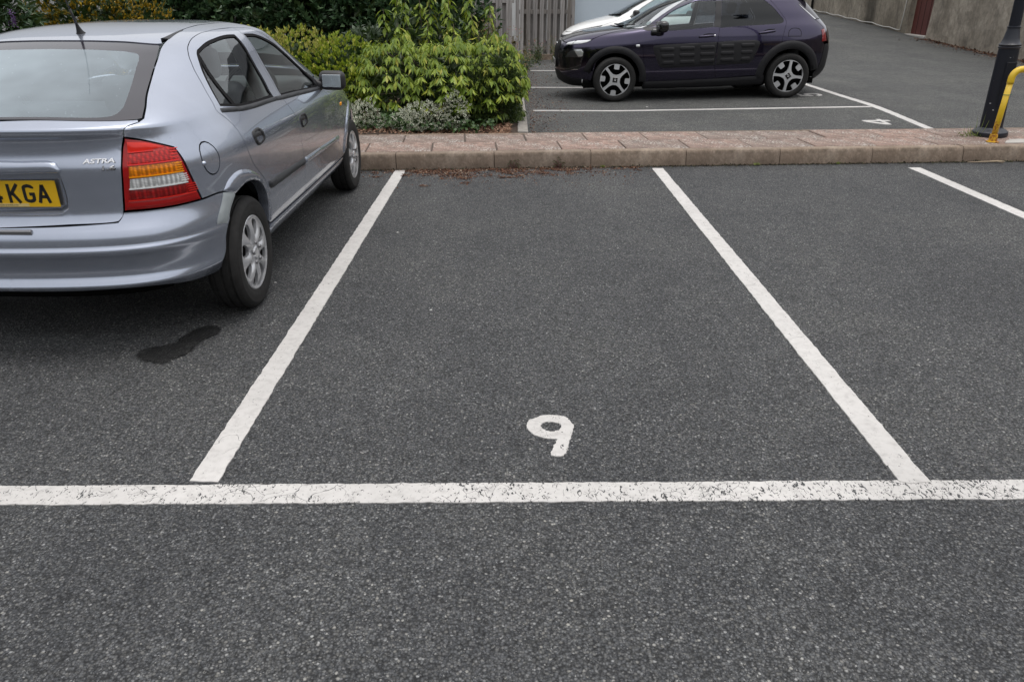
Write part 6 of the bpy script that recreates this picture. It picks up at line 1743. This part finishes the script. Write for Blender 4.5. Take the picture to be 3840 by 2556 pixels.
droop_shrub("weeping_shrub", "taller shrub sending upright leafy shoots in front of the fence", [((-1.40, 10.7, .80), (.22, .35, .75)), ((-1.05, 10.8, .70), (.22, .35, .70)), ((-.72, 10.7, .72), (.18, .35, .68)), ((-.40, 10.6, .55), (.18, .3, .58))], 60, 4, 150, .135, .05, [(-1.62, 10.6, 1.12), (-1.50, 10.9, 1.3), (-1.34, 10.6, 1.38), (-1.20, 10.8, 1.22), (-1.05, 10.6, 1.42), (-.92, 10.8, 1.3), (-.80, 10.6, 1.26), (-.64, 10.7, 1.36), (-.50, 10.6, 1.06), (-.38, 10.7, 1.18), (-.26, 10.6, .92), (-1.45, 10.4, .95), (-1.12, 10.4, .98), (-.75, 10.4, .95), (-.42, 10.4, .82)])
bush("upright_shrub", "dark green narrow-leaved upright shrub at the corner of the bed", [((-.32, 8.85, .40), (.22, .22, .46)), ((-.10, 8.95, .42), (.20, .22, .50))], 6500, .030, .010, "leaf_hebe", 5, up=1.1, rnd=.4, tuft=6, nst=14)
# variegated shrub: pale-edged leaves (a cream blade with a green blade over its middle)
def variegated(name, label, blobs, n, seed):
    rg = np.random.default_rng(seed); c0 = np.mean([b[0] for b in blobs], 0); base = np.array([c0[0], c0[1], .12])
    root = empty(name, tuple(base), 0, label, "shrub")
    bb = [(tuple(np.array(b[0]) - base), b[1]) for b in blobs]
    P, O = shell_points(n, bb, rg, .6, .5); D = unit(O + rg.normal(0, .6, P.shape) + [0, 0, .3]); N = unit(O * .7 + [0, -.3, .6] + rg.normal(0, .4, P.shape)); LL = .036 * rg.uniform(.7, 1.3, n)
    V, T = leaf_geo(P, D, N, LL, LL * .62, .1, .1); foliage("crown", V, T, M["leaf_white"], root)
    V, T = leaf_geo(P + D * LL[:, None] * .14 + N * .0025, D, N, LL * .64, LL * .36, .1, .1); foliage("leaf_centres", V, T, M["leaf_var_green"], root)
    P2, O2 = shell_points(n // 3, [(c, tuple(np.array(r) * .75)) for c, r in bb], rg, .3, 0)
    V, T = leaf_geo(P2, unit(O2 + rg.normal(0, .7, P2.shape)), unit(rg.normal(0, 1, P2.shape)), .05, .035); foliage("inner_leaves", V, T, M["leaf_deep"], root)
    stems(root, (0, 0, -.02), P[rg.choice(n, 10)] * .9, rg, .006)
variegated("variegated_shrub", "low white-edged variegated shrub in front of the drooping shrub", [((-.95, 8.58, .24), (.30, .22, .17)), ((-.62, 8.62, .32), (.14, .16, .20)), ((-1.15, 8.55, .20), (.18, .2, .13))], 950, 6)
variegated("variegated_shrub", "smaller white-edged variegated shrub beside the silver car's front wheel", [((-1.62, 8.55, .26), (.16, .2, .18)), ((-1.50, 8.5, .18), (.18, .15, .10))], 420, 7)
# ivy ground cover and bark mulch
rg = np.random.default_rng(8)
n = 1500; P = np.c_[rg.uniform(-2.0, -.10, n), rg.uniform(8.30, 8.95, n), .14 + rg.random(n) * .10]
P[:, 2] += .10 * np.exp(-((P[:, 0] + 1.35) / .18) ** 2) * rg.random(n)
P = P[(P[:, 0] < -1.05) | (rg.random(n) < .55) & (P[:, 0] < -.18)]
V, T = leaf_geo(P, unit(rg.normal(0, .6, P.shape) + [0, -.5, .1]), unit(rg.normal(0, .35, P.shape) + [0, -.4, 1]), .045, .042, .1, .1)
o = foliage("ivy", V, T, M["leaf_ivy"], None); tag(o, "green ivy trailing over the soil along the kerb", "ivy")
n = 5200; P = np.c_[-.02 - 2.3 * rg.random(n) ** 1.4, 8.14 + .75 * rg.random(n), np.zeros(n)]
P = P[P[:, 1] > 7.02 + (P[:, 0] + 1.39) * .0655 + 1.12]
P[:, 2] = .125 + .02 * rg.random(len(P)) + .03 * np.sin(P[:, 0] * 3.1 + P[:, 1] * 2.3) * np.sin(P[:, 1] * 1.7)
V, T = leaf_geo(P, unit(rg.normal(0, 1, P.shape) * [1, 1, .25]), unit(rg.normal(0, .3, P.shape) + [0, 0, 1]), .030 * rg.uniform(.5, 1.4, len(P)), .013, .2, .0)
o = foliage("bark_mulch", V, T, M["bark_chip"], None); tag(o, "brown bark chips covering the soil of the bed", "mulch")
# big evergreen hedge, golden and purple-flowered shrubs at the top left
bush("evergreen_hedge", "tall dark green broad-leaved hedge across the back of the bed", [((-5.3 + 1.05 * i, 12.35 + .15 * math.sin(i * 2), .95), (.85, .62, .95)) for i in range(5)] + [((-4.8 + 1.0 * i, 12.6, 1.55), (.8, .5, .55)) for i in range(4)], 17000, .105, .055, "leaf_laurel", 10, up=.5, rnd=.6, cat="hedge", tuft=5, nst=14, inner=.7)
bush("golden_hedge", "orange-yellow leaved shrub above the silver car's roof", [((-5.55, 10.6, .9), (.75, .5, .85)), ((-4.95, 10.9, .75), (.5, .45, .75))], 6500, .062, .028, "leaf_orange", 11, up=.7, rnd=.5, tuft=5, mat2="leaf_deep", frac2=.22)
bush("flowering_shrub", "green shrub with purple flower spikes at the top left corner", [((-6.05, 9.7, .9), (.42, .45, .85))], 1500, .13, .032, "leaf_laurel", 12, up=.2, rnd=.6, droop=.25)
rg = np.random.default_rng(13)
fr = [o for o in COL.objects if o.name.startswith("flowering_shrub")][0]
for cx, cz in ((-5.70, 1.24), (-5.78, .98), (-5.95, 1.45)):
    P = np.c_[rg.normal(0, .018, 90), rg.normal(0, .018, 90), rg.uniform(-.09, .09, 90)]
    V, T = leaf_geo(P + np.array([cx, 9.32, cz]) - np.array(fr.location), unit(rg.normal(0, 1, P.shape)), unit(rg.normal(0, 1, P.shape)), .022, .014)
    foliage("flower_spike", V, T, M["petal_purple"], fr)
bush("conifer_hedge", "dark feathery conifer beside the left end of the fence", [((-2.0, 14.2, 1.0), (.55, .5, 1.1)), ((-1.35, 14.4, 1.0), (.5, .5, 1.1))], 7000, .06, .012, "leaf_conifer", 14, up=.8, rnd=.4, tuft=4, cat="conifer", inner=.75)
bush("viburnum_shrub", "grey-green shrub with ribbed leaves between hedge and golden shrub", [((-1.90, 10.7, .72), (.42, .35, .36))], 900, .095, .042, "leaf_grey", 15, up=.2, rnd=.6, droop=.25)
# airy flowering plants by the fence
def wispy(name, label, c, r, n, seed, pink=0, leaf="leaf_wispy"):
    rg = np.random.default_rng(seed); root = empty(name, (c[0], c[1], gz(c[1], c[0]) + (.12 if c[0] < .1 else 0)), 0, label, "plant")
    b = MB(); tips = []
    for k in range(16):
        t_ = np.array([rg.normal(0, r[0] * .6), rg.normal(0, r[1] * .6), r[2] * rg.uniform(.6, 1.15)]); tips.append(t_)
        b.tube([(rg.normal(0, .04), rg.normal(0, .04), -.03), tuple(t_ * [.5, .5, .55]), tuple(t_)], [.004, .003, .0015], 4)
    o = b.build("stem", M["grass_blade"], root); o["kind"] = "stuff"
    tips = np.array(tips); i = rg.integers(0, 16, n); f = rg.uniform(.25, 1.05, n)[:, None]
    P = tips[i] * f + rg.normal(0, .035, (n, 3))
    V, T = leaf_geo(P, unit(rg.normal(0, 1, P.shape) + [0, 0, .4]), unit(rg.normal(0, 1, P.shape)), .045, .010); foliage("leaves", V, T, M[leaf], root)
    V, T = leaf_geo(P[: n // 2] * [1, 1, .6], unit(rg.normal(0, 1, (n // 2, 3)) + [0, 0, .5]), unit(rg.normal(0, 1, (n // 2, 3))), .055, .016); foliage("leaves", V, T, M["leaf_hebe"], root)
    if pink:
        P = tips[rg.integers(0, 16, pink)] + rg.normal(0, .02, (pink, 3))
        V, T = leaf_geo(P, unit(rg.normal(0, 1, P.shape)), unit(rg.normal(0, 1, P.shape)), .022, .018); foliage("flowers", V, T, M["petal_pink"], root)
wispy("wispy_plant", "airy brownish seeding plant in front of the wide-board fence", (-.38, 11.6), (.28, .2, 1.02), 700, 21)
wispy("wispy_plant", "airy plant with pinkish heads by the corner post of the fence", (-.02, 12.2), (.26, .2, .78), 600, 22, 40)
wispy("wispy_plant", "green weed with red flowers at the foot of the slatted panel", (.55, 17.9), (.25, .12, .42), 420, 23, 30, "leaf_hebe")
wispy("wispy_plant", "yellowish weed against the slatted panel behind the purple car's nose", (.98, 18.2), (.16, .1, .5), 240, 24, 8)
wispy("wispy_plant", "silvery weed spilling over the edging stones beside the bed", (.22, 16.2), (.22, .5, .34), 500, 25, 0, "leaf_grey")
# ------------------------------------------------------------------ litter, weeds and other small things
rg = np.random.default_rng(31)
nc = 150
cx = np.concatenate([rg.normal(-.62, .30, nc // 2), rg.normal(.20, .55, nc - nc // 2)])
cy = 7.02 + (cx + 1.39) * .0655 - .02 - np.abs(rg.exponential(.12, nc)) * np.clip(1.2 - np.abs(cx + .3) * .5, .3, 1.2)
cs = rg.uniform(.010, .035, nc)
i = rg.integers(0, nc, 5200)
P = np.c_[cx[i] + rg.normal(0, 1.7, 5200) * cs[i], cy[i] + rg.normal(0, .8, 5200) * cs[i], np.zeros(5200)]
loose = np.c_[rg.normal(-.2, .75, 700), 6.95 - np.abs(rg.exponential(.18, 700)), np.zeros(700)]
P = np.vstack([P, loose])
P = P[(P[:, 0] > -1.5) & (P[:, 0] < 1.32) & (P[:, 1] > 6.3) & (P[:, 1] < 7.015 + (P[:, 0] + 1.39) * .0655)]
P = P[(np.abs(P[:, 0] + 1.04) > .055) | (rg.random(len(P)) < .08)]
P[:, 2] = .003 + .007 * rg.random(len(P)) + .004 * (np.abs(P[:, 0] + 1.04) < .06)
V, T = leaf_geo(P, unit(rg.normal(0, 1, P.shape) * [1, 1, .3]), unit(rg.normal(0, .4, P.shape) + [0, 0, 1]), .017 * rg.uniform(.4, 1.7, len(P)), .011 * rg.uniform(.6, 1.4, len(P)), -.3, .1)
o = foliage("leaf_litter", V, T, M["litter_brown"], None); tag(o, "brown leaf and moss litter gathered along the foot of the kerb", "litter")
n = 2600; x = rg.uniform(-1.4, 6.2, n)
P = np.c_[x, 7.028 + (x + 1.39) * .0655 - np.abs(rg.normal(0, .014, n)), .003 + .006 * rg.random(n)]
V, T = leaf_geo(P, unit(rg.normal(0, 1, P.shape) * [1, 1, .3]), unit(rg.normal(0, .4, P.shape) + [0, 0, 1]), .022 * rg.uniform(.4, 1.5, n), .014, -.3, .1)
o = foliage("kerb_dirt", V, T, M["litter_dark"], None); tag(o, "dark moss and dirt in the joint between kerb and asphalt", "litter")
n = 1600; P = np.c_[.22 + np.abs(rg.exponential(.22, n)), rg.uniform(8.5, 18.4, n), np.zeros(n)]
P = P[P[:, 0] < 1.4]; P[:, 2] = [gz(q[1], q[0]) + .004 for q in P]
V, T = leaf_geo(P, unit(rg.normal(0, 1, P.shape) * [1, 1, .3]), unit(rg.normal(0, .4, P.shape) + [0, 0, 1]), .03 * rg.uniform(.4, 1.4, len(P)), .018, -.2, .1)
o = foliage("edge_litter", V, T, M["litter_brown"], None); tag(o, "scattered brown litter on the far asphalt beside the edging", "litter")
# leaf litter along the drive wall
n = 1600; y = rg.uniform(15, 23, n); P = np.c_[[wall_x(v) for v in y] - np.abs(rg.exponential(.12, n)), y, [gz(v, 9) + .01 for v in y]]
V, T = leaf_geo(P, unit(rg.normal(0, 1, P.shape) * [1, 1, .3]), unit(rg.normal(0, .4, P.shape) + [0, 0, 1]), .06 * rg.uniform(.4, 1.4, n), .04, -.3, .1)
o = foliage("wall_litter", V, T, M["litter_brown"], None); tag(o, "brown litter strip along the foot of the near rendered wall", "litter")
# two reddish weeds at the kerb
for (cx, lab, sd) in ((.02, "reddish weed rooted at the kerb foot, nearer the silver car", 41), (.435, "reddish weed rooted at the kerb foot, farther from the silver car", 42)):
    rg = np.random.default_rng(sd); cy = 7.02 + (cx + 1.39) * .0655 - .02
    root = empty("kerb_weed", (cx, cy, 0), 0, lab, "weed", "weeds at the foot of the kerb")
    for k in range(9):
        a = -1.2 + 2.4 * k / 8 + rg.normal(0, .1); h = rg.uniform(.05, .095) * (1.15 - .35 * abs(a))
        st = np.linspace(0, 1, 7)[:, None]; tip = np.array([math.sin(a) * h * .9, -.01 - rg.random() * .02, math.cos(a) * h])
        C = tip * st; D = []; Pp = []
        for q in C[1:]:
            for s_ in (-1, 1):
                Pp.append(q); D.append([s_ * math.cos(a) + math.sin(a) * .5, -.2, -s_ * math.sin(a) + math.cos(a) * .5])
        Pp.append(C[-1]); D.append(list(tip))
        V, T = leaf_geo(np.array(Pp), unit(np.array(D)), np.tile([0, -1.0, .3], (len(Pp), 1)), .020, .009)
        put("leaf", mesh_tris(V, T), M["weed_red"], root)
    b = MB(); b.lathe([(0, .012), (.012, .006), (.014, 0)], 8, 'z'); b.build("crown", M["bark"], root, True)
# small green weeds in the kerb joint
for k, (cx, lab) in enumerate(((.86, "tiny green weed at the kerb below a kerb joint, left of the middle bay line"), (2.35, "tiny green weed at the kerb right of the middle bay line"), (3.15, "tiny yellow-green weed at the kerb foot near the right bay line"))):
    rg = np.random.default_rng(60 + k); cy = 7.02 + (cx + 1.39) * .0655 - .012
    P = np.zeros((16, 3)) + rg.normal(0, .012, (16, 3)) * [1, .4, 0]
    V, T = leaf_geo(P, unit(rg.normal(0, .7, P.shape) + [0, -.3, .9]), unit(rg.normal(0, 1, P.shape) + [0, -1, 0]), .032, .008)
    tag(put("kerb_weed", mesh_tris(V, T), M["grass_blade"], None, (cx, cy, .002)), lab, "weed", "weeds at the foot of the kerb")
# grass tuft beside the lamp post
rg = np.random.default_rng(44); P = rg.normal(0, .035, (46, 3)) * [1.6, .8, 0]
V, T = leaf_geo(P, unit(rg.normal(0, .5, P.shape) + [-.25, 0, .6]), unit(rg.normal(0, 1, P.shape) + [0, -1, 0]), .10 * rg.uniform(.4, 1.3, 46), .007, .1, .3)
V2, T2 = leaf_geo(np.array([[.05, 0, 0], [.03, .02, 0], [.07, -.01, 0]]), unit(np.array([[.25, 0, 1], [.05, 0, 1], [.45, 0, 1.]])), np.tile([0, -1., 0], (3, 1)), np.array([.26, .22, .24]), .006)
tag(put("grass_tuft", mesh_tris(np.vstack([V, V2]), np.vstack([T, T2 + len(V)])), M["grass_blade"], None, (4.78, 7.98, KH)), "small tuft of grass left of the lamp post's foot", "grass")
# dry twig and stalk lying by the kerb at the right
b = MB(); b.tube([(4.42, 7.35, .012), (4.55, 7.345, .016), (4.66, 7.37, .014), (4.72, 7.36, .02), (4.80, 7.375, .012)], [.004, .007, .009, .011, .006], 6); b.tube([(4.70, 7.362, .018), (4.76, 7.33, .012)], [.006, .003], 5)
tag(b.build("twig", M["twig"], None, True), "pale dry twig lying against the kerb below the yellow rail", "twig")
# specks on the asphalt
for k, (sx, sy, s, lab) in enumerate(((-1.06 + .27, 5.02, .022, "small pale flake on the asphalt in the empty bay, left"), (-.42, 3.62, .020, "small white scrap in the middle of the empty bay"), (1.80, 2.98, .022, "small white scrap right of the right-hand bay line"), (-1.35, 4.03, .020, "small white scrap beside the silver car's rear wheel"), (1.95, 11.28, .06, "white scrap lying beside the dark purple car"))):
    rg = np.random.default_rng(80 + k); a = np.sort(rg.random(7)) * 2 * math.pi
    V = [(s * .5 * math.cos(t_) * rg.uniform(.6, 1.2), s * .4 * math.sin(t_) * rg.uniform(.5, 1.2), .001) for t_ in a] + [(0, 0, .006)]
    tag(put("scrap", mesh_from(V, [(i, (i + 1) % 7, 7) for i in range(7)]), M["cable_white"], None, (sx, sy, gz(sy, sx) + .002)), lab, "scrap")
